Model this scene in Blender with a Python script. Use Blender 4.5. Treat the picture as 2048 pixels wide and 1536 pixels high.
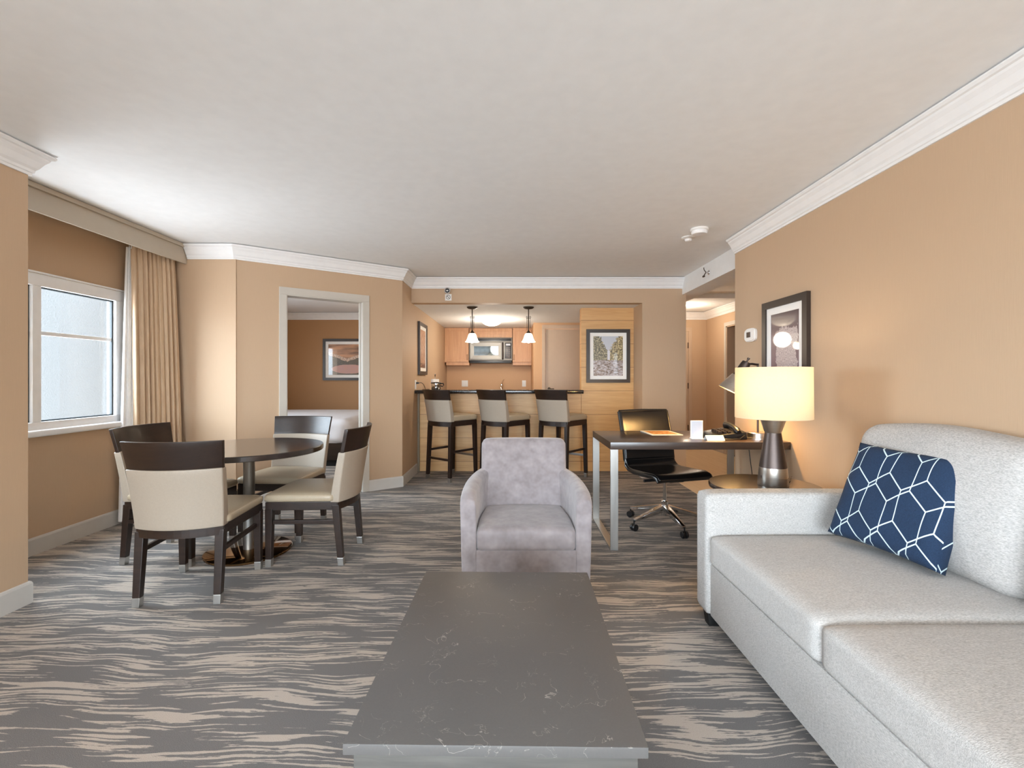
import bpy, bmesh, math, random
from mathutils import Vector, Matrix
random.seed(7)
R = math.radians
PI = math.pi
for _o in list(bpy.data.objects):
    bpy.data.objects.remove(_o, do_unlink=True)
SC = bpy.context.scene
COL = SC.collection

# ------------------------------------------------------------------ camera, sky, exposure
H = 2.453                       # ceiling height
cam_d = bpy.data.cameras.new('camera')
cam_d.sensor_width = 36.0
cam_d.lens = 36.0 * 941.0 / 2048.0
cam_d.shift_y = (756.7 - 768.0) / 2048.0
cam_d.clip_start = 0.05
cam = bpy.data.objects.new('camera', cam_d)
COL.objects.link(cam)
cam.location = (0, 0, 1.22)
cam.rotation_euler = (R(90), 0, 0)
SC.camera = cam

W = bpy.data.worlds.new('sky')
SC.world = W
W.use_nodes = True
bg = W.node_tree.nodes['Background']
_tc = W.node_tree.nodes.new('ShaderNodeTexCoord')
_sx = W.node_tree.nodes.new('ShaderNodeSeparateXYZ')
_rp = W.node_tree.nodes.new('ShaderNodeValToRGB')      # bright overcast sky above, paler ground below the horizon
_mr = W.node_tree.nodes.new('ShaderNodeMapRange')
_mr.inputs['From Min'].default_value = -1.0
W.node_tree.links.new(_tc.outputs['Generated'], _sx.inputs[0])
W.node_tree.links.new(_sx.outputs['Z'], _mr.inputs['Value'])
W.node_tree.links.new(_mr.outputs[0], _rp.inputs[0])
_e = _rp.color_ramp.elements
_e[0].position = 0.47
_e[0].color = (0.46, 0.49, 0.52, 1)
_e[1].position = 0.53
_e[1].color = (0.76, 0.89, 1.0, 1)
W.node_tree.links.new(_rp.outputs[0], bg.inputs['Color'])
bg.inputs['Strength'].default_value = 12.0

SC.view_settings.view_transform = 'Standard'
SC.view_settings.look = 'None'
SC.view_settings.gamma = 1.0
SC.view_settings.use_curve_mapping = False
SC.view_settings.exposure = 1.3
try:
    SC.cycles.use_denoising = True
    SC.cycles.max_bounces = 12
    SC.cycles.diffuse_bounces = 6
    SC.cycles.sample_clamp_indirect = 6.0
except Exception:
    pass


def area_light(name, loc, rot, sx, sy, power, col):
    d = bpy.data.lights.new(name, 'AREA')
    d.shape = 'RECTANGLE'
    d.size = sx
    d.size_y = sy
    d.energy = power
    d.color = col
    o = bpy.data.objects.new(name, d)
    COL.objects.link(o)
    o.location = loc
    o.rotation_euler = rot
    return o


def point_light(name, loc, power, col, rad=0.04, parent=None):
    d = bpy.data.lights.new(name, 'POINT')
    d.energy = power
    d.color = col
    d.shadow_soft_size = rad
    o = bpy.data.objects.new(name, d)
    COL.objects.link(o)
    o.location = loc
    if parent:
        o.parent = parent
    return o


# daylight through the wide window behind the camera and the windows on the left
for nm, loc, rz, sx, sy in (('portal_rear', (-0.331, -4.93, 1.325), 0, 4.1, 1.85), ('portal_side', (-2.755, -2.85, 1.325), -90, 2.3, 1.75),
                            ('portal_window', (-3.425, 3.30, 1.405), -90, 1.4, 1.05), ('portal_bedroom', (-4.76, 5.624, 1.43), -90, 0.9, 1.14)):
    a_ = area_light(nm, loc, (R(90), 0, R(rz)), sx, sy, 1.0, (1, 1, 1))
    a_.data.cycles.is_portal = True

# ------------------------------------------------------------------ node helpers


class N:
    def __init__(self, name):
        self.mat = bpy.data.materials.new(name)
        self.mat.use_nodes = True
        self.nt = self.mat.node_tree
        self.b = self.nt.nodes['Principled BSDF']
        self._c = None

    def new(self, t):
        return self.nt.nodes.new(t)

    def put(self, sock, v):
        if v is None:
            return
        if isinstance(v, bpy.types.NodeSocket):
            self.nt.links.new(v, sock)
        else:
            try:
                sock.default_value = v
            except Exception:
                sock.default_value = (v[0], v[1], v[2], 1.0) if len(v) == 3 else v

    def m(self, op, a, b=None, c=None):
        n = self.new('ShaderNodeMath')
        n.operation = op
        self.put(n.inputs[0], a)
        if b is not None:
            self.put(n.inputs[1], b)
        if c is not None:
            self.put(n.inputs[2], c)
        return n.outputs[0]

    def obj(self):
        if self._c is None:
            self._c = self.new('ShaderNodeTexCoord').outputs['Object']
        return self._c

    def geo(self):
        return self.new('ShaderNodeNewGeometry').outputs['Position']

    def uv(self):
        return self.new('ShaderNodeTexCoord').outputs['UV']

    def sep(self, v):
        n = self.new('ShaderNodeSeparateXYZ')
        self.put(n.inputs[0], v)
        return n.outputs

    def comb(self, x, y, z=0.0):
        n = self.new('ShaderNodeCombineXYZ')
        for i, v in enumerate((x, y, z)):
            self.put(n.inputs[i], v)
        return n.outputs[0]

    def map(self, v, scale=(1, 1, 1), loc=(0, 0, 0), rot=(0, 0, 0)):
        n = self.new('ShaderNodeMapping')
        self.put(n.inputs['Vector'], v)
        n.inputs['Location'].default_value = loc
        n.inputs['Rotation'].default_value = rot
        n.inputs['Scale'].default_value = scale
        return n.outputs[0]

    def noise(self, v, scale=5.0, detail=2.0, rough=0.5, dist=0.0):
        n = self.new('ShaderNodeTexNoise')
        self.put(n.inputs['Vector'], v)
        n.inputs['Scale'].default_value = scale
        n.inputs['Detail'].default_value = detail
        n.inputs['Roughness'].default_value = rough
        n.inputs['Distortion'].default_value = dist
        return n.outputs[0]

    def ramp(self, f, stops, interp='LINEAR'):
        n = self.new('ShaderNodeValToRGB')
        n.color_ramp.interpolation = interp
        e = n.color_ramp.elements
        while len(e) < len(stops):
            e.new(0.5)
        for i, (p, c) in enumerate(stops):
            e[i].position = p
            e[i].color = (c[0], c[1], c[2], 1) if not isinstance(c, (int, float)) else (c, c, c, 1)
        self.put(n.inputs[0], f)
        return n.outputs[0]

    def mix(self, f, a, b, mode='MIX'):
        n = self.new('ShaderNodeMix')
        n.data_type = 'RGBA'
        n.blend_type = mode
        self.put(n.inputs['Factor'], f)
        self.put(n.inputs[6], a if isinstance(a, bpy.types.NodeSocket) else (a[0], a[1], a[2], 1))
        self.put(n.inputs[7], b if isinstance(b, bpy.types.NodeSocket) else (b[0], b[1], b[2], 1))
        return n.outputs[2]

    def bump(self, h, strength=0.2, dist=0.01):
        n = self.new('ShaderNodeBump')
        n.inputs['Strength'].default_value = strength
        n.inputs['Distance'].default_value = dist
        self.put(n.inputs['Height'], h)
        self.put(self.b.inputs['Normal'], n.outputs[0])

    def set(self, col=None, rough=None, metal=None, **kw):
        self.put(self.b.inputs['Base Color'], col)
        self.put(self.b.inputs['Roughness'], rough)
        self.put(self.b.inputs['Metallic'], metal)
        for k, v in kw.items():
            self.put(self.b.inputs[k.replace('_', ' ')], v)
        return self.mat


def srgb(r, g, b):
    f = lambda c: c / 12.92 if c <= 0.04045 else ((c + 0.055) / 1.055) ** 2.4
    return (f(r / 255.0), f(g / 255.0), f(b / 255.0))


M = {}


def plain(key, rgb, rough=0.5, metal=0.0, **kw):
    n = N(key)
    v = n.noise(n.obj(), 14.0, 2.0)
    c = srgb(*rgb)
    col = n.mix(v, tuple(x * 0.96 for x in c), tuple(min(1, x * 1.04) for x in c))
    M[key] = n.set(col, rough, metal, **kw)
    return M[key]


def wallpaper(key, rgb, amt=0.06):
    n = N(key)
    p = n.geo()
    c = srgb(*rgb)
    x = n.sep(p)
    s = n.m('ADD', x[0], x[1])
    st = n.noise(n.comb(n.m('MULTIPLY', s, 260.0), 0.0, n.m('MULTIPLY', x[2], 9.0)), 1.0, 2.0, 0.6)
    f = n.m('MULTIPLY_ADD', n.noise(p, 1.6, 2.0), 0.3, n.m('MULTIPLY', st, 0.7))
    col = n.mix(f, tuple(v * (1 - amt) for v in c), tuple(min(1, v * (1 + amt)) for v in c))
    n.bump(st, 0.12, 0.003)
    M[key] = n.set(col, 0.62)
    return M[key]


def wood(key, dark, light, axis=0, rough=0.4, scale=1.0, seams=None, coat=0.0, world=True):
    n = N(key)
    p = n.geo() if world else n.obj()
    sc = [22.0 * scale, 22.0 * scale, 22.0 * scale]
    sc[axis] = 1.6 * scale
    a = n.noise(n.map(p, tuple(sc)), 1.0, 4.0, 0.6, 0.6)
    sc2 = [120.0 * scale] * 3
    sc2[axis] = 5.0 * scale
    b = n.noise(n.map(p, tuple(sc2)), 1.0, 2.0)
    f = n.m('MULTIPLY_ADD', a, 0.7, n.m('MULTIPLY', b, 0.3))
    col = n.ramp(f, [(0.28, srgb(*dark)), (0.72, srgb(*light))])
    if seams:
        z0, pitch, w = seams
        z = n.sep(p)[2]
        d = n.m('ABSOLUTE', n.m('SUBTRACT', n.m('FRACT', n.m('DIVIDE', n.m('SUBTRACT', z, z0 - pitch / 2), pitch)), 0.5))
        line = n.m('LESS_THAN', d, w / pitch)
        col = n.mix(line, col, srgb(120, 78, 40))
        idx = n.m('FLOOR', n.m('DIVIDE', n.m('SUBTRACT', z, z0), pitch))
        v = n.noise(n.comb(n.m('MULTIPLY', idx, 3.7), 0.3, 0.2), 1.0, 0.0)
        col = n.mix(n.m('MULTIPLY', v, 0.25), col, srgb(*dark))
    n.bump(b, 0.05, 0.002)
    M[key] = n.set(col, rough, 0.0, Coat_Weight=coat, Coat_Roughness=0.15)
    return M[key]


def fabric(key, a, b, scale=320.0, rough=0.9, stretch=(1, 1, 1), bump=0.35, lo=0.3, hi=0.7, coarse=0.35, **kw):
    n = N(key)
    p = n.obj()
    f = n.noise(n.map(p, stretch), scale, 2.0, 0.7)
    g = n.noise(n.map(p, stretch), scale * 0.22, 3.0, 0.6)
    h = n.m('MULTIPLY_ADD', f, 1.0 - coarse, n.m('MULTIPLY', g, coarse))
    col = n.ramp(h, [(lo, srgb(*a)), (hi, srgb(*b))])
    n.bump(f, bump, 0.004)
    M[key] = n.set(col, rough, 0.0, **kw)
    return M[key]


def metal(key, rgb, rough=0.28, brushed=None):
    n = N(key)
    c = srgb(*rgb)
    if brushed:
        f = n.noise(n.map(n.obj(), brushed), 1.0, 2.0)
        col = n.mix(f, tuple(x * 0.85 for x in c), c)
        r = n.m('MULTIPLY_ADD', f, 0.16, rough)
    else:
        f = n.noise(n.obj(), 6.0, 1.0)
        col = n.mix(f, tuple(x * 0.95 for x in c), c)
        r = rough
    M[key] = n.set(col, r, 1.0)
    return M[key]


wallpaper('wallpaper_tan', (194, 166, 137))
wallpaper('wallpaper_tan_shaded', (176, 134, 92))  # tan wallpaper again, with the unlit bedroom's shade put into its colour
wallpaper('wallpaper_kitchen', (208, 166, 126))
plain('ceiling_white', (240, 242, 243), 0.9)
plain('trim_white', (238, 238, 238), 0.5)
plain('trim_grey', (196, 190, 180), 0.5)
plain('trim_taupe', (186, 175, 158), 0.5)
plain('baseboard_grey', (198, 194, 188), 0.5)
plain('window_white', (238, 240, 242), 0.35)
plain('end_panel_taupe', (128, 112, 90), 0.5)
plain('door_taupe', (196, 172, 148), 0.5)
plain('black_plastic', (22, 22, 24), 0.35)
plain('dark_bronze', (70, 60, 50), 0.45, 0.6)
plain('white_plastic', (236, 234, 230), 0.4)
plain('white_paper', (246, 244, 240), 0.7)
plain('bed_linen', (236, 238, 244), 0.85)
plain('stucco_grey', (150, 150, 148), 0.95)
plain('black_void', (14, 13, 12), 0.7)
plain('gasket', (40, 52, 58), 0.5)
wood('maple', (196, 146, 88), (226, 182, 124), 0, 0.42, 1.0, seams=(0.13, 0.309, 0.0022))
wood('oak_cabinet', (190, 138, 96), (216, 168, 124), 2, 0.42, 1.0)
wood('wenge', (24, 14, 9), (47, 30, 21), 0, 0.36, 1.4, coat=0.08, world=False)
wood('wenge_desk', (48, 36, 30), (72, 56, 47), 0, 0.3, 1.2, coat=0.3, world=False)
wood('wenge_table', (34, 24, 20), (54, 39, 32), 0, 0.22, 1.2, coat=0.5, world=False)
wood('grey_oak', (66, 64, 61), (96, 93, 88), 0, 0.5, 1.2, world=False)
wood('hall_floor_wood', (226, 198, 158), (242, 218, 184), 1, 0.35, 0.9)
metal('steel_brushed', (150, 148, 144), 0.38, (4, 4, 60))
metal('steel_leg', (196, 194, 190), 0.26, (40, 40, 3))
metal('microwave_steel', (142, 138, 132), 0.5)
metal('chrome', (225, 225, 225), 0.10)
metal('nickel', (206, 200, 192), 0.22, (3, 3, 140))
metal('gunmetal', (92, 82, 78), 0.36, (3, 3, 140))
metal('bronze_mirror', (150, 118, 82), 0.08)
fabric('leather_cream', (158, 146, 131), (169, 156, 141), 420.0, 0.42, bump=0.08)
fabric('leather_seat', (160, 145, 122), (174, 158, 135), 420.0, 0.36, bump=0.08)
fabric('leather_black', (16, 15, 15), (26, 24, 24), 420.0, 0.2, bump=0.10)
fabric('sofa_weave', (160, 158, 155), (201, 198, 195), 330.0, 0.95, stretch=(0.35, 0.35, 1.2), bump=0.4, lo=0.34, hi=0.62, coarse=0.16)
fabric('sofa_seat_weave', (166, 164, 161), (204, 201, 198), 330.0, 0.95, stretch=(0.35, 1.2, 1.0), bump=0.4, lo=0.34, hi=0.62, coarse=0.16)
fabric('suede', (132, 123, 124), (160, 151, 152), 14.0, 0.85, bump=0.05, lo=0.36, hi=0.66, Sheen_Weight=0.4)
fabric('drape_gold', (188, 160, 130), (208, 182, 152), 60.0, 0.55, stretch=(1, 1, 0.15), bump=0.25)
fabric('sheer_white', (236, 238, 240), (252, 252, 252), 90.0, 0.8, stretch=(1, 1, 0.3), bump=0.2)


def make_special():
    # patterned carpet: long ragged light streaks across a grey brown ground
    n = N('carpet')
    p = n.geo()
    x, y, _ = n.sep(p)
    rag = n.noise(n.comb(n.m('MULTIPLY', x, 26.0), n.m('MULTIPLY', y, 120.0)), 1.0, 2.0, 0.7)
    wav = n.noise(n.comb(n.m('MULTIPLY', x, 1.8), n.m('MULTIPLY', y, 2.6), 4.0), 1.0, 2.0)
    yy = n.m('MULTIPLY_ADD', wav, 0.15, y)
    st = n.noise(n.comb(n.m('MULTIPLY', x, 3.0), n.m('MULTIPLY', yy, 78.0)), 1.0, 1.5, 0.5)
    cl = n.noise(n.comb(n.m('MULTIPLY', x, 2.0), n.m('MULTIPLY', yy, 13.0), 9.0), 1.0, 1.5, 0.5)
    f = n.m('ADD', n.m('MULTIPLY_ADD', cl, 0.85, st), n.m('MULTIPLY', rag, 0.22))
    mask = n.m('MINIMUM', 1.0, n.m('MAXIMUM', 0.0, n.m('MULTIPLY', n.m('SUBTRACT', f, 1.065), 30.0)))
    tint = n.noise(n.comb(n.m('MULTIPLY', x, 0.9), n.m('MULTIPLY', y, 1.6), 2.0), 1.0, 2.0)
    base = n.mix(tint, srgb(109, 107, 107), srgb(119, 114, 110))
    light = n.mix(tint, srgb(192, 181, 171), srgb(201, 186, 169))
    col = n.mix(mask, base, light)
    pile = n.noise(p, 420.0, 2.0, 0.7)
    col = n.mix(n.ramp(pile, [(0.3, 0.0), (0.7, 1.0)]), n.mix(0.22, col, (0, 0, 0)), n.mix(0.08, col, (1, 1, 1)))
    n.bump(pile, 0.5, 0.006)
    M['carpet'] = n.set(col, 0.95)

    # dark honed quartz with faint pale veins
    n = N('quartz_grey')
    p = n.obj()
    w = n.noise(p, 3.0, 3.0)
    v1 = n.noise(n.map(p, (1, 1, 1), (3, 1, 0)), 7.0, 4.0, 0.55, 0.6)
    ve = n.m('ABSOLUTE', n.m('SUBTRACT', v1, 0.5))
    vein = n.m('LESS_THAN', ve, 0.0024)
    gate = n.m('GREATER_THAN', n.noise(p, 9.0, 2.0), 0.56)
    v2 = n.noise(n.map(p, (1, 1, 1), (1, 7, 2)), 13.0, 4.0, 0.55, 0.8)
    ve2 = n.m('LESS_THAN', n.m('ABSOLUTE', n.m('SUBTRACT', v2, 0.5)), 0.0026)
    gate2 = n.m('GREATER_THAN', n.noise(n.map(p, (1, 1, 1), (5, 2, 1)), 14.0, 2.0), 0.55)
    vein = n.m('MAXIMUM', n.m('MULTIPLY', n.m('MULTIPLY', vein, gate), 0.42), n.m('MULTIPLY', n.m('MULTIPLY', ve2, gate2), 0.3))
    col = n.mix(w, srgb(82, 80, 80), srgb(96, 94, 92))
    gr = n.noise(p, 220.0, 2.0)
    col = n.mix(n.m('MULTIPLY', gr, 0.22), col, srgb(116, 112, 108))
    col = n.mix(vein, col, srgb(190, 184, 174))
    M['quartz_grey'] = n.set(col, 0.42)

    n = N('granite_black')
    p = n.obj()
    gr = n.noise(p, 160.0, 3.0, 0.7)
    col = n.ramp(gr, [(0.4, srgb(20, 18, 18)), (0.62, srgb(46, 42, 40)), (0.75, srgb(110, 100, 92))])
    M['granite_black'] = n.set(col, 0.12)

    # lamp shade linen, lets the bulb shine through
    n = N('shade_linen')
    f = n.noise(n.map(n.obj(), (160, 160, 160)), 1.0, 1.0)
    col = n.mix(f, srgb(244, 230, 204), srgb(249, 238, 216))
    tr = n.new('ShaderNodeBsdfTranslucent')
    n.put(tr.inputs[0], col)
    df = n.new('ShaderNodeBsdfDiffuse')
    n.put(df.inputs[0], col)
    ms = n.new('ShaderNodeMixShader')
    ms.inputs[0].default_value = 0.6
    n.nt.links.new(df.outputs[0], ms.inputs[1])
    n.nt.links.new(tr.outputs[0], ms.inputs[2])
    n.nt.links.new(ms.outputs[0], n.nt.nodes['Material Output'].inputs[0])
    M['shade_linen'] = n.mat

    # lit frosted glass of the pendants and the kitchen ceiling light
    n = N('lit_glass')
    f = n.noise(n.obj(), 30.0, 2.0)
    n.set(n.mix(f, srgb(250, 240, 220), srgb(255, 250, 238)), 0.35)
    n.put(n.b.inputs['Emission Color'], (1.0, 0.86, 0.66, 1))
    n.put(n.b.inputs['Emission Strength'], 0.9)
    M['lit_glass'] = n.mat

    # clear window glass
    n = N('clear_glass')
    tr = n.new('ShaderNodeBsdfTransparent')
    gl = n.new('ShaderNodeBsdfGlossy')
    gl.inputs['Roughness'].default_value = 0.02
    ms = n.new('ShaderNodeMixShader')
    ms.inputs[0].default_value = 0.05
    n.nt.links.new(tr.outputs[0], ms.inputs[1])
    n.nt.links.new(gl.outputs[0], ms.inputs[2])
    n.nt.links.new(ms.outputs[0], n.nt.nodes['Material Output'].inputs[0])
    M['clear_glass'] = n.mat

    # dark microwave window glass
    n = N('dark_glass')
    f = n.noise(n.obj(), 20.0, 1.0)
    M['dark_glass'] = n.set(n.mix(f, srgb(70, 76, 78), srgb(96, 102, 104)), 0.06, 0.85)

    # navy cushion with overlapping white line hexagons
    n = N('navy_lattice')
    p = n.uv()
    u, v, _ = n.sep(p)

    def hexline(u, v, w):
        s3 = 1.7320508

        def cell(ou, ov):
            gu = n.m('SUBTRACT', n.m('FRACT', n.m('ADD', u, ou)), 0.5)
            gv = n.m('MULTIPLY', n.m('SUBTRACT', n.m('FRACT', n.m('DIVIDE', n.m('ADD', v, ov), s3)), 0.5), s3)
            d2 = n.m('ADD', n.m('MULTIPLY', gu, gu), n.m('MULTIPLY', gv, gv))
            a = n.m('ABSOLUTE', gu)
            b = n.m('ABSOLUTE', gv)
            hx = n.m('MAXIMUM', a, n.m('ADD', n.m('MULTIPLY', a, 0.5), n.m('MULTIPLY', b, 0.8660254)))
            return d2, hx
        da, ha = cell(0.0, 0.0)
        db, hb = cell(0.5, s3 / 2)
        pick = n.m('LESS_THAN', da, db)
        hx = n.m('ADD', n.m('MULTIPLY', pick, ha), n.m('MULTIPLY', n.m('SUBTRACT', 1.0, pick), hb))
        return n.m('GREATER_THAN', hx, 0.5 - w)
    us = n.m('MULTIPLY', u, 3.2)
    vs = n.m('MULTIPLY', v, 2.0)
    l1 = hexline(us, vs, 0.013)
    l2 = hexline(n.m('ADD', us, 0.30), n.m('ADD', vs, 0.26), 0.013)
    line = n.m('MAXIMUM', l1, l2)
    wv = n.noise(n.map(n.obj(), (300, 900, 300)), 1.0, 1.0)
    base = n.ramp(wv, [(0.3, srgb(14, 34, 60)), (0.7, srgb(28, 54, 84))])
    col = n.mix(line, base, srgb(206, 224, 228))
    n.bump(wv, 0.3, 0.003)
    M['navy_lattice'] = n.set(col, 0.9)

    # prints in the frames (drawn on each print's own 0..1 coordinates)
    def art(key, fn):
        a = N(key)
        u, v, _ = a.sep(a.uv())
        M[key] = a.set(fn(a, u, v), 0.35, 0.0, Coat_Weight=0.7, Coat_Roughness=0.03)

    def valley(a, u, v):
        nz = a.noise(a.comb(a.m('MULTIPLY', u, 9.0), a.m('MULTIPLY', v, 12.0)), 1.0, 4.0, 0.7)
        fine = a.noise(a.comb(a.m('MULTIPLY', u, 17.0), a.m('MULTIPLY', v, 22.0)), 1.0, 4.0, 0.8)
        col = a.mix(v, srgb(206, 204, 208), srgb(190, 196, 206))
        d = a.m('ABSOLUTE', a.m('SUBTRACT', u, 0.52))
        edge = a.m('MULTIPLY_ADD', d, 1.35, a.m('MULTIPLY_ADD', nz, 0.8, 0.19))
        trees = a.m('LESS_THAN', v, edge)
        tl = a.ramp(fine, [(0.38, srgb(44, 42, 32)), (0.5, srgb(112, 106, 80)), (0.6, srgb(196, 184, 150))])
        tr = a.ramp(fine, [(0.38, srgb(50, 42, 28)), (0.5, srgb(140, 122, 78)), (0.6, srgb(220, 204, 158))])
        col = a.mix(trees, col, a.mix(a.m('GREATER_THAN', u, 0.5), tl, tr))
        fall = a.m('MULTIPLY', a.m('LESS_THAN', d, 0.042), a.m('MULTIPLY', a.m('GREATER_THAN', v, 0.40), a.m('LESS_THAN', v, 0.64)))
        col = a.mix(fall, col, srgb(214, 214, 222))
        rk = a.noise(a.comb(a.m('MULTIPLY', u, 9.0), a.m('MULTIPLY', v, 30.0)), 1.0, 4.0, 0.75, 1.2)
        rock = a.ramp(rk, [(0.36, srgb(50, 40, 34)), (0.47, srgb(132, 106, 88)), (0.56, srgb(212, 208, 214)), (0.68, srgb(140, 134, 142))])
        return a.mix(a.m('LESS_THAN', v, a.m('MULTIPLY_ADD', nz, 0.10, 0.34)), col, rock)

    def lake(a, u, v):
        nz = a.noise(a.comb(a.m('MULTIPLY', u, 7.0), a.m('MULTIPLY', v, 7.0)), 1.0, 4.0, 0.7)
        fine = a.noise(a.comb(a.m('MULTIPLY', u, 46.0), a.m('MULTIPLY', v, 34.0)), 1.0, 3.0, 0.8)
        sk = a.noise(a.comb(a.m('MULTIPLY', u, 2.0), a.m('MULTIPLY', v, 9.0)), 1.0, 3.0)
        col = a.ramp(sk, [(0.35, srgb(112, 74, 44)), (0.65, srgb(206, 148, 104))])
        ridge = a.m('ADD', a.m('MULTIPLY', a.m('ABSOLUTE', a.m('SUBTRACT', u, 0.45)), 0.5), a.m('MULTIPLY_ADD', nz, 0.08, 0.49))
        snow = a.ramp(fine, [(0.4, srgb(120, 82, 60)), (0.55, srgb(226, 196, 170))])
        col = a.mix(a.m('LESS_THAN', v, ridge), col, snow)
        lower = a.m('LESS_THAN', v, a.m('SUBTRACT', ridge, 0.10))
        forest = a.ramp(fine, [(0.35, srgb(40, 30, 20)), (0.65, srgb(104, 84, 50))])
        col = a.mix(lower, col, forest)
        du = a.m('DIVIDE', a.m('SUBTRACT', u, 0.48), 0.42)
        dv = a.m('DIVIDE', a.m('SUBTRACT', v, 0.19), 0.15)
        rr = a.m('ADD', a.m('MULTIPLY', du, du), a.m('MULTIPLY', dv, dv))
        water = a.mix(nz, srgb(196, 140, 110), srgb(180, 136, 138))
        return a.mix(a.m('LESS_THAN', a.m('MULTIPLY_ADD', nz, 0.5, rr), 1.2), col, water)

    def rockform(a, u, v):
        nz = a.noise(a.comb(a.m('MULTIPLY', u, 6.0), a.m('MULTIPLY', v, 8.0)), 1.0, 4.0, 0.65)
        fine = a.noise(a.comb(a.m('MULTIPLY', u, 60.0), a.m('MULTIPLY', v, 40.0)), 1.0, 3.0, 0.8)
        col = a.mix(v, srgb(120, 96, 112), srgb(74, 52, 60))
        d = a.m('ABSOLUTE', a.m('SUBTRACT', u, 0.56))
        wid = a.m('MULTIPLY_ADD', nz, 0.34, 0.18)
        body = a.m('MULTIPLY', a.m('LESS_THAN', d, wid), a.m('LESS_THAN', v, a.m('MULTIPLY_ADD', nz, 0.3, 0.62)))
        rock = a.ramp(fine, [(0.35, srgb(128, 112, 116)), (0.6, srgb(206, 194, 194))])
        col = a.mix(body, col, rock)
        gnd = a.ramp(fine, [(0.4, srgb(74, 60, 58)), (0.6, srgb(186, 172, 164))])
        return a.mix(a.m('LESS_THAN', v, a.m('MULTIPLY_ADD', nz, 0.12, 0.06)), col, gnd)

    def canyon(a, u, v):
        nz = a.noise(a.comb(a.m('MULTIPLY', u, 8.0), a.m('MULTIPLY', v, 10.0)), 1.0, 4.0, 0.7)
        col = a.ramp(nz, [(0.3, srgb(150, 104, 78)), (0.5, srgb(196, 148, 116)), (0.7, srgb(216, 180, 150))])
        dk = a.m('MULTIPLY', a.m('LESS_THAN', v, 0.13), a.m('GREATER_THAN', nz, 0.47))
        return a.mix(dk, col, srgb(92, 46, 34))
    art('print_valley', valley)
    art('print_lake', lake)
    art('print_rock', rockform)
    art('print_canyon', canyon)

    # menu print: warm food picture blocks on cream
    n = N('menu_print')
    u, v, _ = n.sep(n.uv())
    nz = n.noise(n.comb(n.m('MULTIPLY', u, 9.0), n.m('MULTIPLY', v, 12.0)), 1.0, 3.0)
    pic = n.ramp(nz, [(0.3, srgb(150, 70, 30)), (0.5, srgb(226, 150, 70)), (0.7, srgb(245, 225, 160))])
    ins = n.m('MULTIPLY', n.m('MULTIPLY', n.m('GREATER_THAN', u, 0.1), n.m('LESS_THAN', u, 0.9)),
              n.m('MULTIPLY', n.m('GREATER_THAN', v, 0.12), n.m('LESS_THAN', v, 0.9)))
    M['menu_print'] = n.set(n.mix(ins, srgb(246, 238, 218), pic), 0.4)

    n = N('sign_face')
    f = n.noise(n.obj(), 40.0, 1.0)
    M['sign_face'] = n.set(n.mix(f, srgb(196, 200, 212), srgb(206, 210, 220)), 0.4)
    # rough stucco outdoors
    n = N('stucco_light')
    f = n.noise(n.geo(), 60.0, 4.0, 0.7)
    refl_bnd = n.noise(n.map(n.geo(), (4.0, 4.0, 0.3)), 1.0, 2.0)  # vertical bands: curtain reflections in the glass painted into the stucco colour
    col = n.mix(f, srgb(46, 47, 47), srgb(64, 65, 65))
    col = n.mix(n.m('MULTIPLY', refl_bnd, 0.3), col, srgb(70, 71, 71))
    n.bump(f, 0.6, 0.02)
    M['stucco_light'] = n.set(col, 0.95)


make_special()

# ------------------------------------------------------------------ mesh helpers


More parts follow.
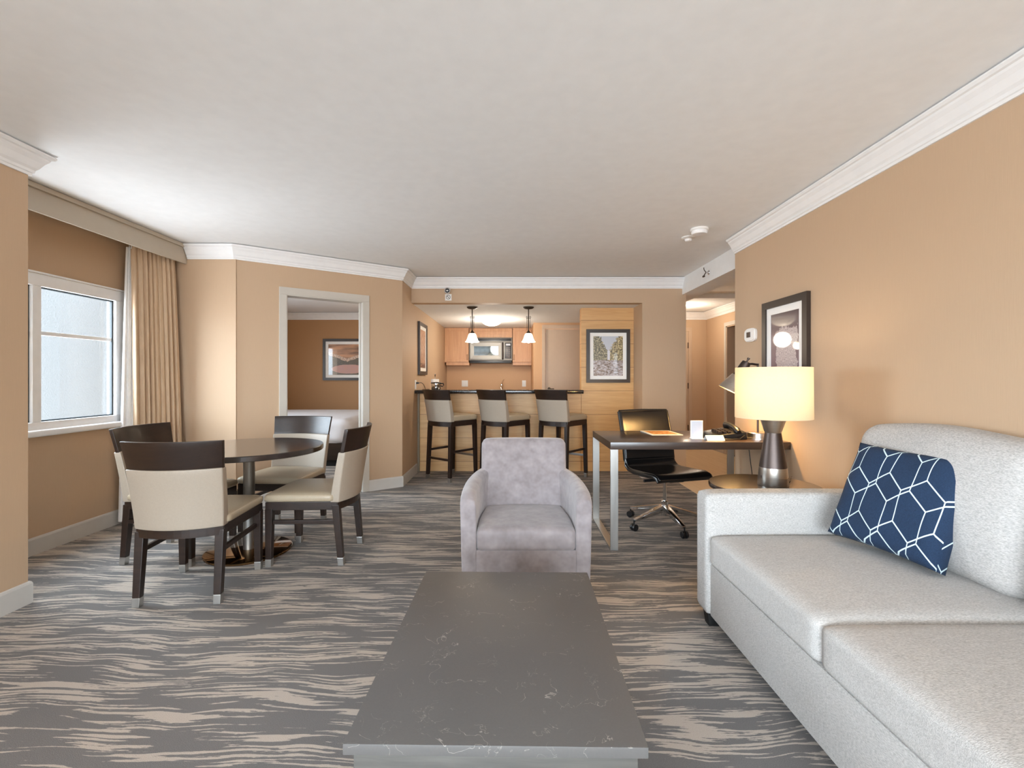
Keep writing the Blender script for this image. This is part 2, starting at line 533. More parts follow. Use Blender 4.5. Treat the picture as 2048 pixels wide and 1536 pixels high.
class MB:
    def __init__(self):
        self.bm = bmesh.new()

    def _xf(self, verts, mtx):
        if mtx is not None:
            bmesh.ops.transform(self.bm, matrix=mtx, verts=verts)

    def box(self, x0, x1, y0, y1, z0, z1, bev=0.0, seg=2, mtx=None):
        b2 = bmesh.new()
        vs = [b2.verts.new((x, y, z)) for z in (z0, z1) for y in (y0, y1) for x in (x0, x1)]
        for f in ((0, 2, 3, 1), (4, 5, 7, 6), (0, 1, 5, 4), (1, 3, 7, 5), (3, 2, 6, 7), (2, 0, 4, 6)):
            b2.faces.new([vs[i] for i in f])
        if bev > 0:
            bmesh.ops.bevel(b2, geom=b2.edges[:], offset=bev, segments=seg, profile=0.6, affect='EDGES')
        self._merge(b2, mtx)
        return self

    def _merge(self, b2, mtx=None):
        if mtx is not None:
            bmesh.ops.transform(b2, matrix=mtx, verts=b2.verts[:])
        me = bpy.data.meshes.new('tmp')
        b2.to_mesh(me)
        b2.free()
        self.bm.from_mesh(me)
        bpy.data.meshes.remove(me)

    def hexa(self, bot, top, bev=0.0, seg=2):
        """box from 4 bottom + 4 top points (counter-clockwise)"""
        b2 = bmesh.new()
        b = [b2.verts.new(p) for p in bot]
        t = [b2.verts.new(p) for p in top]
        b2.faces.new(b[::-1])
        b2.faces.new(t)
        for i in range(4):
            j = (i + 1) % 4
            b2.faces.new((b[i], b[j], t[j], t[i]))
        if bev > 0:
            bmesh.ops.bevel(b2, geom=b2.edges[:], offset=bev, segments=seg, profile=0.6, affect='EDGES')
        self._merge(b2)
        return self

    def leg(self, p0, p1, w0, w1, bev=0.003):
        """tapered square post from p0 (bottom) to p1 (top)"""
        a, b = w0 / 2, w1 / 2
        q = lambda p, h: [(p[0] - h, p[1] - h, p[2]), (p[0] + h, p[1] - h, p[2]), (p[0] + h, p[1] + h, p[2]), (p[0] - h, p[1] + h, p[2])]
        return self.hexa(q(p0, a), q(p1, b), bev)

    def lathe(self, prof, n=32, c=(0, 0, 0), cap=True, mtx=None):
        b2 = bmesh.new()
        rings = []
        for r, z in prof:
            if r < 1e-6:
                rings.append([b2.verts.new((c[0], c[1], c[2] + z))])
            else:
                rings.append([b2.verts.new((c[0] + r * math.cos(2 * PI * i / n), c[1] + r * math.sin(2 * PI * i / n), c[2] + z)) for i in range(n)])
        for a, b in zip(rings, rings[1:]):
            for i in range(n):
                j = (i + 1) % n
                if len(a) == 1 and len(b) == 1:
                    continue
                if len(a) == 1:
                    b2.faces.new((a[0], b[j], b[i]))
                elif len(b) == 1:
                    b2.faces.new((a[i], a[j], b[0]))
                else:
                    b2.faces.new((a[i], a[j], b[j], b[i]))
        if cap:
            if len(rings[0]) > 1:
                b2.faces.new(rings[0][::-1])
            if len(rings[-1]) > 1:
                b2.faces.new(rings[-1])
        bmesh.ops.recalc_face_normals(b2, faces=b2.faces[:])
        self._merge(b2, mtx)
        return self

    def tube(self, pts, r, n=10, close=False):
        pts = [Vector(p) for p in pts]
        b2 = bmesh.new()
        rings = []
        m = len(pts)
        up = Vector((0, 0, 1))
        for i, p in enumerate(pts):
            if close:
                d = pts[(i + 1) % m] - pts[i - 1]
            else:
                d = pts[min(i + 1, m - 1)] - pts[max(i - 1, 0)]
            d.normalize()
            u = up if abs(d.dot(up)) < 0.95 else Vector((1, 0, 0))
            s = d.cross(u).normalized()
            t = s.cross(d).normalized()
            rr = r[i] if isinstance(r, (list, tuple)) else r
            rings.append([b2.verts.new(p + s * rr * math.cos(2 * PI * k / n) + t * rr * math.sin(2 * PI * k / n)) for k in range(n)])
        for i in range(m if close else m - 1):
            a, b = rings[i], rings[(i + 1) % m]
            for k in range(n):
                l = (k + 1) % n
                b2.faces.new((a[k], a[l], b[l], b[k]))
        if not close:
            b2.faces.new(rings[0][::-1])
            b2.faces.new(rings[-1])
        bmesh.ops.recalc_face_normals(b2, faces=b2.faces[:])
        self._merge(b2)
        return self

    def soft(self, x0, x1, y0, y1, z0, z1, r=0.03, puff=0.0, seg=10, taper=None, puffb=0.0, fx=0.0, fy=0.0):
        """rounded cushion block; puff raises the middle of the top; fx/fy swell the sides"""
        b2 = bmesh.new()
        bmesh.ops.create_cube(b2, size=2.0)
        bmesh.ops.subdivide_edges(b2, edges=b2.edges[:], cuts=seg, use_grid_fill=True)
        hx, hy, hz = (x1 - x0) / 2, (y1 - y0) / 2, (z1 - z0) / 2
        c = Vector(((x0 + x1) / 2, (y0 + y1) / 2, (z0 + z1) / 2))
        for v in b2.verts:
            u = Vector(v.co)
            # push sample points outward toward the rims so the rounding is well resolved
            w = Vector([math.copysign(abs(t) ** 0.75, t) for t in u])
            p = Vector((w.x * hx, w.y * hy, w.z * hz))
            q = Vector((max(-hx + r, min(hx - r, p.x)), max(-hy + r, min(hy - r, p.y)), max(-hz + r, min(hz - r, p.z))))
            d = p - q
            if d.length > 1e-9:
                p = q + d.normalized() * min(r, max(d.length, r * (1 if max(abs(t) for t in u) > 0.999 else 0)))
            bx, by, bz = max(0, 1 - (p.x / hx) ** 2), max(0, 1 - (p.y / hy) ** 2), max(0, 1 - (p.z / hz) ** 2)
            k = max(0.0, min(1.0, (p.z / hz + 1) / 2))
            p.z += puff * (bx * by) ** 0.6 * k - puffb * (bx * by) ** 0.6 * (1 - k)
            p.x += math.copysign(fx * by * bz, p.x) if abs(p.x) > hx * 0.5 else 0
            p.y += math.copysign(fy * bx * bz, p.y) if abs(p.y) > hy * 0.5 else 0
            if taper:
                p.x *= taper(p.y + c.y)
            v.co = p + c
        self._merge(b2)
        return self

    def slab(self, zs, hw, yc, th, sag=0.0, nu=14, edge=0.0, pw=2.0):
        """upright curved panel: rows at heights zs, half width hw(z), middle y yc(z), thickness th(z)"""
        b2 = bmesh.new()
        fr, bk = [], []
        for z in zs:
            rf, rb = [], []
            for i in range(nu + 1):
                u = -1 + 2.0 * i / nu
                x = u * hw(z)
                y = yc(z) - sag * (1 - abs(u) ** pw)
                t = th(z) / 2
                rf.append(b2.verts.new((x, y + t, z)))
                rb.append(b2.verts.new((x, y - t, z)))
            fr.append(rf)
            bk.append(rb)
        for k in range(len(zs) - 1):
            for i in range(nu):
                b2.faces.new((fr[k][i], fr[k][i + 1], fr[k + 1][i + 1], fr[k + 1][i]))
                b2.faces.new((bk[k][i + 1], bk[k][i], bk[k + 1][i], bk[k + 1][i + 1]))
            b2.faces.new((bk[k][0], fr[k][0], fr[k + 1][0], bk[k + 1][0]))
            b2.faces.new((fr[k][nu], bk[k][nu], bk[k + 1][nu], fr[k + 1][nu]))
        for i in range(nu):
            b2.faces.new((fr[0][i + 1], fr[0][i], bk[0][i], bk[0][i + 1]))
            b2.faces.new((fr[-1][i], fr[-1][i + 1], bk[-1][i + 1], bk[-1][i]))
        bmesh.ops.recalc_face_normals(b2, faces=b2.faces[:])
        if edge > 0:
            es = [e for e in b2.edges if len(e.link_faces) == 2 and e.calc_face_angle(0) > 0.9]
            bmesh.ops.bevel(b2, geom=es, offset=edge, segments=3, profile=0.55, affect='EDGES')
        self._merge(b2)
        return self

    def prism(self, pts, z0, z1, bev=0.0):
        b2 = bmesh.new()
        a = [b2.verts.new((x, y, z0)) for x, y in pts]
        b = [b2.verts.new((x, y, z1)) for x, y in pts]
        b2.faces.new(a[::-1])
        b2.faces.new(b)
        for i in range(len(pts)):
            j = (i + 1) % len(pts)
            b2.faces.new((a[i], a[j], b[j], b[i]))
        bmesh.ops.recalc_face_normals(b2, faces=b2.faces[:])
        if bev:
            bmesh.ops.bevel(b2, geom=b2.edges[:], offset=bev, segments=2, profile=0.6, affect='EDGES')
        self._merge(b2)
        return self

    def sweep(self, path, prof):
        """sweep a moulding profile [(out, z)] along a polyline; out is to the right of travel; mitred"""
        b2 = bmesh.new()
        P = [Vector((p[0], p[1])) for p in path]
        rings = []
        for i, p in enumerate(P):
            ns = []
            if i > 0:
                d = (P[i] - P[i - 1]).normalized()
                ns.append(Vector((d.y, -d.x)))
            if i < len(P) - 1:
                d = (P[i + 1] - P[i]).normalized()
                ns.append(Vector((d.y, -d.x)))
            if len(ns) == 2:
                k = (ns[0] + ns[1]).normalized()
                k = k / max(0.3, k.dot(ns[0]))
            else:
                k = ns[0]
            rings.append([b2.verts.new((p.x + k.x * o, p.y + k.y * o, z)) for o, z in prof])
        m = len(prof)
        for a, b in zip(rings, rings[1:]):
            for i in range(m):
                j = (i + 1) % m
                b2.faces.new((a[i], a[j], b[j], b[i]))
        b2.faces.new(rings[0])
        b2.faces.new(rings[-1][::-1])
        bmesh.ops.recalc_face_normals(b2, faces=b2.faces[:])
        self._merge(b2)
        return self

    def build(self, name, mat, parent=None, smooth=True, angle=35.0, loc=None, rot=None):
        me = bpy.data.meshes.new(name)
        self.bm.to_mesh(me)
        self.bm.free()
        o = bpy.data.objects.new(name, me)
        COL.objects.link(o)
        me.materials.append(M[mat] if isinstance(mat, str) else mat)
        if smooth and len(me.polygons):
            me.polygons.foreach_set('use_smooth', [True] * len(me.polygons))
            try:
                me.set_sharp_from_angle(angle=R(angle))
            except Exception:
                pass
        if parent is not None:
            o.parent = parent
        if loc is not None:
            o.location = loc
        if rot is not None:
            o.rotation_euler = rot
        return o


def tag(o, label, cat, group=None, kind=None):
    o['label'] = label
    o['category'] = cat
    if group:
        o['group'] = group
    if kind:
        o['kind'] = kind
    return o


def thing(name, label, cat, loc=(0, 0, 0), rz=0.0, group=None):
    o = bpy.data.objects.new(name, None)
    o.empty_display_size = 0.1
    COL.objects.link(o)
    o.location = loc
    o.rotation_euler = (0, 0, rz)
    return tag(o, label, cat, group)


def dup(root, loc, rz, label):
    r = root.copy()
    COL.objects.link(r)
    r.location = loc
    r.rotation_euler = (0, 0, rz)
    r['label'] = label
    for ch in root.children:
        c = ch.copy()
        COL.objects.link(c)
        c.parent = r
        for g in ch.children:
            d = g.copy()
            COL.objects.link(d)
            d.parent = c
    return r


def struct(name, mb, mat, parent=None, smooth=False):
    o = mb.build(name, mat, parent, smooth=smooth)
    o['kind'] = 'structure'
    return o


def wall_seg(p, q, th, z0, z1, openings=()):
    """wall from p to q, thickness to the left of travel; openings (s0, s1, za, zb)"""
    mb = MB()
    p, q = Vector(p), Vector(q)
    L = (q - p).length
    ang = math.atan2(q.y - p.y, q.x - p.x)
    mtx = Matrix.Translation((p.x, p.y, 0)) @ Matrix.Rotation(ang, 4, 'Z')
    s = 0.0
    for a, b, za, zb in sorted(openings):
        if a > s:
            mb.box(s, a, 0, th, z0, z1, mtx=mtx)
        if za > z0:
            mb.box(a, b, 0, th, z0, za, mtx=mtx)
        if zb < z1:
            mb.box(a, b, 0, th, zb, z1, mtx=mtx)
        s = b
    if s < L:
        mb.box(s, L, 0, th, z0, z1, mtx=mtx)
    return mb, mtx


# ------------------------------------------------------------------ the room
XR, XL, XW = 1.979, -2.623, -3.31
Y1, YB, YP, ZK = 4.354, 5.778, 6.188, 2.148
P1, P2 = (-2.574, 4.354), (-1.237, 5.305)

struct('floor', MB().box(XW - 0.12, 3.6, -5.1, 4.50, -0.12, 0.0).box(-4.66, 3.6, 4.50, 9.2, -0.12, 0.0), 'carpet')
struct('floor_hall', MB().box(1.95, 3.44, 4.18, 8.3, 0.0, 0.004), 'hall_floor_wood')
struct('ceiling', MB().box(XW - 0.12, 3.6, -5.1, 4.50, H, H + 0.12).box(-4.66, 3.6, 4.50, 9.2, H, H + 0.12), 'ceiling_white')
struct('ceiling_kitchen', MB().box(-1.237, 1.60, YB + 0.14, 8.93, ZK, ZK + 0.04), 'ceiling_white')
struct('ceiling_hall', MB().box(2.137, 3.43, 6.84, 8.3, 2.385, H), 'ceiling_white')

struct('wall_right', MB().box(XR, XR + 0.14, -4.95, 4.175, 0, H), 'wallpaper_tan')
struct('wall_left', wall_seg((XL, -4.95), (XL, 2.55), 0.14, 0, H, [(0.95, 3.25, 0.45, 2.20)])[0], 'wallpaper_tan')
struct('wall_recess', MB().box(XW - 0.12, XL - 0.14, 2.41, 2.55, 0, H), 'wallpaper_tan')
mb, _ = wall_seg((XW, 2.41), (XW, Y1 + 0.12), 0.12, 0, H, [(0.19, 1.59, 0.88, 1.93)])
struct('wall_window_side', mb, 'wallpaper_tan')
struct('wall_left_back', MB().box(XW, P1[0] + 0.02, Y1, Y1 + 0.12, 0, H), 'wallpaper_tan')
mb, AM = wall_seg(P1, P2, 0.12, 0, H, [(0.439, 1.202, 0.0, 2.05)])
struct('wall_angled', mb, 'wallpaper_tan')
struct('wall_kitchen_left', MB().prism([(-1.237, 5.305), (-1.237, 9.05), (-1.357, 9.05), (-1.357, 5.36)], 0, H), 'wallpaper_tan')
struct('wall_back_header', MB().box(-1.237, 1.60, YB, YB + 0.14, ZK, H), 'wallpaper_tan')
struct('wall_back_right', MB().box(1.60, 2.137, YB, 8.3, 0, H), 'wallpaper_tan')
struct('wall_kitchen_door', wall_seg((0.36, 7.85), (1.60, 7.85), 0.12, 0, ZK, [(0.18, 1.03, 0, 2.05)])[0], 'wallpaper_kitchen')
struct('wall_kitchen_return', MB().box(0.36, 0.44, 7.97, 8.93, 0, ZK), 'wallpaper_kitchen')
struct('wall_kitchen_back', MB().box(-1.237, 1.60, 8.93, 9.05, 0, ZK), 'wallpaper_kitchen')
struct('wall_hall_near', MB().box(XR + 0.14, 3.57, 4.035, 4.175, 0, H), 'wallpaper_tan')
mb, _ = wall_seg((3.43, 8.42), (3.43, 4.035), 0.12, 0, H, [(0.90, 1.72, 0, 2.05)])
struct('wall_hall_right', mb, 'wallpaper_tan')
struct('wall_hall_back', MB().box(2.137, 3.43, 8.3, 8.42, 0, H), 'wallpaper_tan')
# bedroom shell and the building's own outside return wall
struct('wall_bedroom_back', MB().box(-4.65, -1.357, 8.85, 8.97, 0, H), 'wallpaper_tan_shaded')
mb, _ = wall_seg((-4.65, 4.474), (-4.65, 8.97), 0.12, 0, H, [(0.7, 1.6, 0.86, 2.0)])
struct('wall_bedroom_left', mb, 'wallpaper_tan')
struct('wall_bedroom_near', MB().box(-4.65, XW - 0.12, 4.50, 4.60, 0, H), 'wallpaper_tan')
struct('wall_outside_and_blocker', MB().box(-4.66, XW - 0.125, 4.45, 4.495, -0.3, 3.2).box(-4.15, XW - 0.125, 2.30, 2.40, -0.3, 3.2), 'stucco_light')  # second box: unseen wall added to cut window light on the left back wall
# wall behind the camera with a wide window
mb, _ = wall_seg((2.119, -4.8), (-2.763, -4.8), 0.14, 0, H, [(0.40, 4.5, 0.40, 2.25)])
struct('wall_behind', mb, 'wallpaper_tan')

# drop beam along the hall opening
struct('trim_beam', MB().box(2.09, 2.335, 4.175, YB, 2.248, H), 'ceiling_white')
struct('trim_beam_hall', MB().box(2.137, 2.335, YB, 6.84, 2.248, H), 'ceiling_white')

# crown mouldings: profile (out from wall, z)
CT = H - 0.007


def crown_prof(t=CT):
    return [(0.0, t), (0.0, t - 0.125), (0.010, t - 0.125), (0.012, t - 0.112), (0.018, t - 0.108), (0.020, t - 0.094),
            (0.030, t - 0.082), (0.046, t - 0.050), (0.060, t - 0.032), (0.064, t - 0.022), (0.074, t - 0.018), (0.081, t - 0.008), (0.081, t)]


def crown(name, path, t=CT):
    return struct(name, MB().sweep(path, crown_prof(t)), 'trim_white', smooth=False)


crown('trim_crown_right', [(XR, 4.175), (XR, -4.8)])
crown('trim_crown_left', [(XL, -4.8), (XL, 2.55), (XL - 0.35, 2.55)])
crown('trim_crown_back', [(-3.0, Y1), P1, P2, (-1.237, YB), (2.137, YB)])
crown('trim_crown_hall', [(2.137, 8.3), (3.43, 8.3), (3.43, 4.175)], 2.378)
crown('trim_crown_bedroom', [(-4.65, 8.85), (-1.357, 8.85)])

# baseboards
BP = [(0.0, 0.0), (0.014, 0.0), (0.014, 0.106), (0.010, 0.116), (0.004, 0.12), (0.0, 0.12)]


def base(name, path):
    return struct(name, MB().sweep(path, BP), 'baseboard_grey')


base('baseboard_right', [(XR, 4.175), (XR, -4.8)])
base('baseboard_left', [(XL, -4.8), (XL, 2.55), (XW, 2.55), (XW, Y1), P1, (P1[0] + 0.8148 * 0.379, P1[1] + 0.5796 * 0.379)])
base('baseboard_angled', [(P1[0] + 0.8148 * 1.262, P1[1] + 0.5796 * 1.262), P2, (-1.237, YP - 0.1)])
base('baseboard_back', [(1.60, YP), (1.60, YB), (2.137, YB), (2.137, 8.3)])
base('baseboard_hall', [(2.137, 8.3), (3.43, 8.3), (3.43, 7.6)])
base('baseboard_bedroom', [(-4.65, 8.85), (-1.357, 8.85)])

# window valance (curtain pelmet)
v = struct('trim_valance', MB().box(-3.026, -3.008, 2.56, Y1 - 0.001, 2.275, H - 0.004, 0.003), 'trim_taupe')
v2 = struct('valance_lip', MB().box(-3.008, -2.988, 2.56, Y1 - 0.001, H - 0.036, H - 0.004, 0.002), 'trim_taupe', v)
v3 = struct('valance_top', MB().box(-3.30, -3.026, 2.56, Y1 - 0.001, H - 0.03, H - 0.004, 0.002), 'trim_taupe', v)

# ---- big side window
WY0, WY1, WZ0, WZ1 = 2.60, 4.00, 0.86, 1.949


def make_window():
    x0, x1 = XW - 0.06, XW + 0.018
    f = MB()
    f.box(x0, x1, WY0, WY1, WZ1 - 0.085, WZ1, 0.004)
    f.box(x0, x1, WY0, WY1, WZ0, WZ0 + 0.055, 0.004)
    f.box(x0, x1, WY0, WY0 + 0.075, WZ0 + 0.0552, WZ1 - 0.0852, 0.002)
    f.box(x0, x1, WY1 - 0.085, WY1, WZ0 + 0.0552, WZ1 - 0.0852, 0.002)
    f.box(x0, x1 - 0.004, 3.235, 3.295, WZ0 + 0.0552, WZ1 - 0.0852, 0.002)
    w = struct('window_1', f, 'window_white', smooth=True)
    f2 = MB()
    f2.box(x1 - 0.002, x1 + 0.010, WY0 - 0.02, WY1 + 0.045, WZ1 + 0.0005, WZ1 + 0.014, 0.003)
    f2.box(x1 - 0.012, x1 + 0.006, WY1 + 0.0005, WY1 + 0.045, WZ0 + 0.003, WZ1 - 0.0125, 0.002)
    struct('window_casing', f2, 'window_white', w, smooth=True)
    struct('window_sill', MB().box(XW - 0.02, XW + 0.055, WY0 - 0.03, WY1 + 0.03, 0.815, 0.862, 0.014, 3), 'window_white', w, smooth=True)
    for a, b in ((WY0 + 0.075, 3.235), (3.295, WY1 - 0.085)):
        s = MB()
        s.box(x0 + 0.03, x1 - 0.03, a, b, 1.525, 1.553, 0.003)
        struct('window_muntin', s, 'window_white', w, smooth=True)
        g = MB()
        g.box(x0 + 0.03, x0 + 0.05, a, a + 0.012, WZ0 + 0.055, WZ1 - 0.085)
        g.box(x0 + 0.03, x0 + 0.05, b - (0.022 if a < 3 else 0.012), b, WZ0 + 0.055, WZ1 - 0.085)
        g.box(x0 + 0.03, x0 + 0.05, a, b, WZ0 + 0.055, WZ0 + 0.065)
        g.box(x0 + 0.03, x0 + 0.05, a, b, WZ1 - 0.095, WZ1 - 0.085)
        struct('window_gasket', g, 'gasket', w)
        struct('window_pane', MB().box(x0 + 0.036, x0 + 0.042, a, b, WZ0 + 0.055, WZ1 - 0.085), 'clear_glass', w)
    return w


make_window()
# the wide window behind the camera, and an unseen left one added for daylight
fb = MB()
for a, b, c, d in ((-2.381, 1.719, 2.20, 2.25), (-2.381, 1.719, 0.40, 0.45), (-2.381, -2.32, 0.4, 2.25), (1.66, 1.719, 0.4, 2.25), (-0.36, -0.30, 0.4, 2.25)):
    fb.box(a, b, -4.90, -4.80, c, d, 0.003)
struct('window_2', fb, 'window_white')
fb = MB()
for a, b, c, d in ((-4.00, -1.70, 2.15, 2.20), (-4.00, -1.70, 0.45, 0.50), (-4.00, -3.94, 0.45, 2.20), (-1.76, -1.70, 0.45, 2.20), (-2.88, -2.82, 0.45, 2.20)):
    fb.box(XL - 0.10, XL - 0.02, a, b, c, d, 0.003)
struct('window_added', fb, 'window_white')

# ---- bedroom door frame in the angled wall (opening 0.439..1.202, 2.05 high)
dj = MB()
for s0, s1 in ((0.379, 0.447), (1.194, 1.262)):
    dj.box(s0, s1, -0.016, 0.0, 0, 2.0418, 0.003, mtx=AM)
dj.box(0.379, 1.262, -0.016, 0.0, 2.042, 2.112, 0.003, mtx=AM)
d1 = struct('door_1', dj, 'trim_grey')
dj = MB()
dj.box(0.432, 0.451, -0.012, 0.125, 0, 2.05, mtx=AM)
dj.box(1.190, 1.209, -0.012, 0.125, 0, 2.05, mtx=AM)
dj.box(0.432, 1.209, -0.012, 0.125, 2.032, 2.055, mtx=AM)
dj.box(0.451, 0.464, 0.05, 0.085, 0, 2.035, mtx=AM)
dj.box(1.177, 1.190, 0.05, 0.085, 0, 2.035, mtx=AM)
struct('door_jamb', dj, 'trim_grey', d1)

# ---- kitchen pantry door
kd = MB()
kd.box(0.50, 0.552, 7.834, 7.85, 0, 2.0448, 0.003)
kd.box(0.50, 1.45, 7.834, 7.85, 2.045, 2.11, 0.003)
kd.box(1.382, 1.45, 7.834, 7.85, 0, 2.0448, 0.003)
d2 = struct('door_2', kd, 'door_taupe')
struct('door_leaf', MB().box(0.556, 1.378, 7.862, 7.90, 0.008, 2.042, 0.003), 'door_taupe', d2)
h = MB()
h.lathe([(0.026, 0), (0.026, 0.008), (0.010, 0.012), (0.010, 0.045)], 16, mtx=Matrix.Translation((0.62, 7.862, 1.045)) @ Matrix.Rotation(R(90), 4, 'X'))
h.box(0.61, 0.70, 7.808, 7.824, 1.037, 1.053, 0.005)
struct('door_handle', h, 'dark_bronze', d2)

# ---- hall doors
hd = MB()
hd.box(3.11, 3.17, 8.285, 8.30, 0, 2.0498, 0.003)
hd.box(2.20, 3.17, 8.285, 8.30, 2.05, 2.112, 0.003)
hd.box(2.20, 2.26, 8.285, 8.30, 0, 2.0498, 0.003)
d3 = struct('door_3', hd, 'door_taupe')
struct('door_leaf', MB().box(2.262, 3.106, 8.288, 8.2995, 0.01, 2.048), 'door_taupe', d3)
for z in (0.35, 1.09, 1.80):
    struct('door_hinge', MB().lathe([(0.009, -0.05), (0.009, 0.05)], 10, (3.10, 8.28, z)), 'gunmetal', d3)
hd = MB()
hd.box(3.414, 3.43, 7.52, 7.58, 0, 2.0498, 0.003)
hd.box(3.414, 3.43, 6.64, 7.58, 2.05, 2.112, 0.003)
hd.box(3.414, 3.43, 6.64, 6.70, 0, 2.0498, 0.003)
d4 = struct('door_4', hd, 'trim_grey')
struct('door_jamb', MB().box(3.425, 3.555, 7.50, 7.522, 0, 2.05).box(3.425, 3.555, 6.70, 6.72, 0, 2.05).box(3.425, 3.555, 6.70, 7.52, 2.035, 2.055), 'door_taupe', d4)
# small dark closet beyond it
struct('wall_closet', MB().box(3.55, 4.35, 8.0, 8.06, 0, H).box(4.30, 4.36, 6.2, 8.06, 0, H).box(3.55, 4.35, 6.2, 6.26, 0, H).box(3.55, 4.36, 6.2, 8.06, H, H + 0.05).box(3.55, 4.36, 6.2, 8.06, -0.05, 0), 'trim_taupe')
sh = thing('closet_shelf', 'white shelf high inside the dark closet off the hall', 'shelf', (3.93, 7.80, 1.86))
MB().box(-0.36, 0.36, -0.19, 0.19, 0, 0.02, 0.003).build('shelf_board', 'trim_white', sh)
MB().tube([(-0.36, -0.05, -0.10), (0.36, -0.05, -0.10)], 0.013).build('hanging_rail', 'chrome', sh)
g = thing('hanging_garment', 'black coat hanging from the closet rail off the hall', 'coat', (3.82, 7.75, 0.72))
MB().soft(-0.21, 0.21, -0.05, 0.05, 0.0, 0.98, 0.05).build('coat_body', 'black_void', g)
MB().tube([(0, 0, 0.97), (0, 0, 1.05)], 0.004).build('hanger_hook', 'chrome', g)

# ------------------------------------------------------------------ pictures


def picture(label, loc, rz, w, hgt, fw, mw, art, group=None, frame='black_frame'):
    """hung picture: local x across, z up from its centre, front toward -y"""
    t = thing('framed_picture', label, 'picture', loc, rz)
    a, b = w / 2, hgt / 2
    f = MB()
    D = 0.028

    def ring(mb, o, i, y0, y1):
        for (p, q) in (((-o[0], -o[1]), (o[0], -o[1])), ((o[0], -o[1]), (o[0], o[1])), ((o[0], o[1]), (-o[0], o[1])), ((-o[0], o[1]), (-o[0], -o[1]))):
            pi = (math.copysign(i[0], p[0]), math.copysign(i[1], p[1]))
            qi = (math.copysign(i[0], q[0]), math.copysign(i[1], q[1]))
            b2 = [(p[0], y1, p[1]), (q[0], y1, q[1]), (qi[0], y1, qi[1]), (pi[0], y1, pi[1])]
            t2 = [(x, y0, z) for x, _, z in b2]
            mb.hexa(b2, t2)
    ring(f, (a, b), (a - fw, b - fw), -D, 0.0)
    f.build('frame', M['frame_dark'], t, smooth=False)
    m = MB()
    ring(m, (a - fw, b - fw), (a - fw - mw, b - fw - mw), -0.016, -0.004)
    m.build('mat_board', 'white_paper', t, smooth=False)
    x, z = a - fw - mw, b - fw - mw
    pr = MB()
    pr.box(-x, x, -0.012, -0.004, -z, z)
    o = pr.build('print', art, t, smooth=False)
    uv = o.data.uv_layers.new(name='UVMap')
    for lp in o.data.loops:
        co = o.data.vertices[lp.vertex_index].co
        uv.data[lp.index].uv = ((co.x + x) / (2 * x), (co.z + z) / (2 * z))
    return t


plain('frame_dark', (46, 36, 30), 0.35)
picture('black framed waterfall picture on the maple clad pillar', (1.2615, YP - 0.001, 1.513), 0, 0.572, 0.702, 0.046, 0.046, 'print_valley')
picture('dark framed rock print on the right wall behind the lamps', (XR - 0.001, 3.395, 1.45), R(-90), 0.56, 0.70, 0.052, 0.05, 'print_rock')
picture('narrow looking dark framed brown print on the kitchen side wall by the bar', (-1.236, 6.45, 1.62), R(90), 0.572, 0.70, 0.046, 0.046, 'print_canyon')
picture('dark framed lake landscape above the bed', (-3.05, 8.849, 1.572), 0, 1.0, 0.78, 0.05, 0.052, 'print_lake')

# ------------------------------------------------------------------ dining set


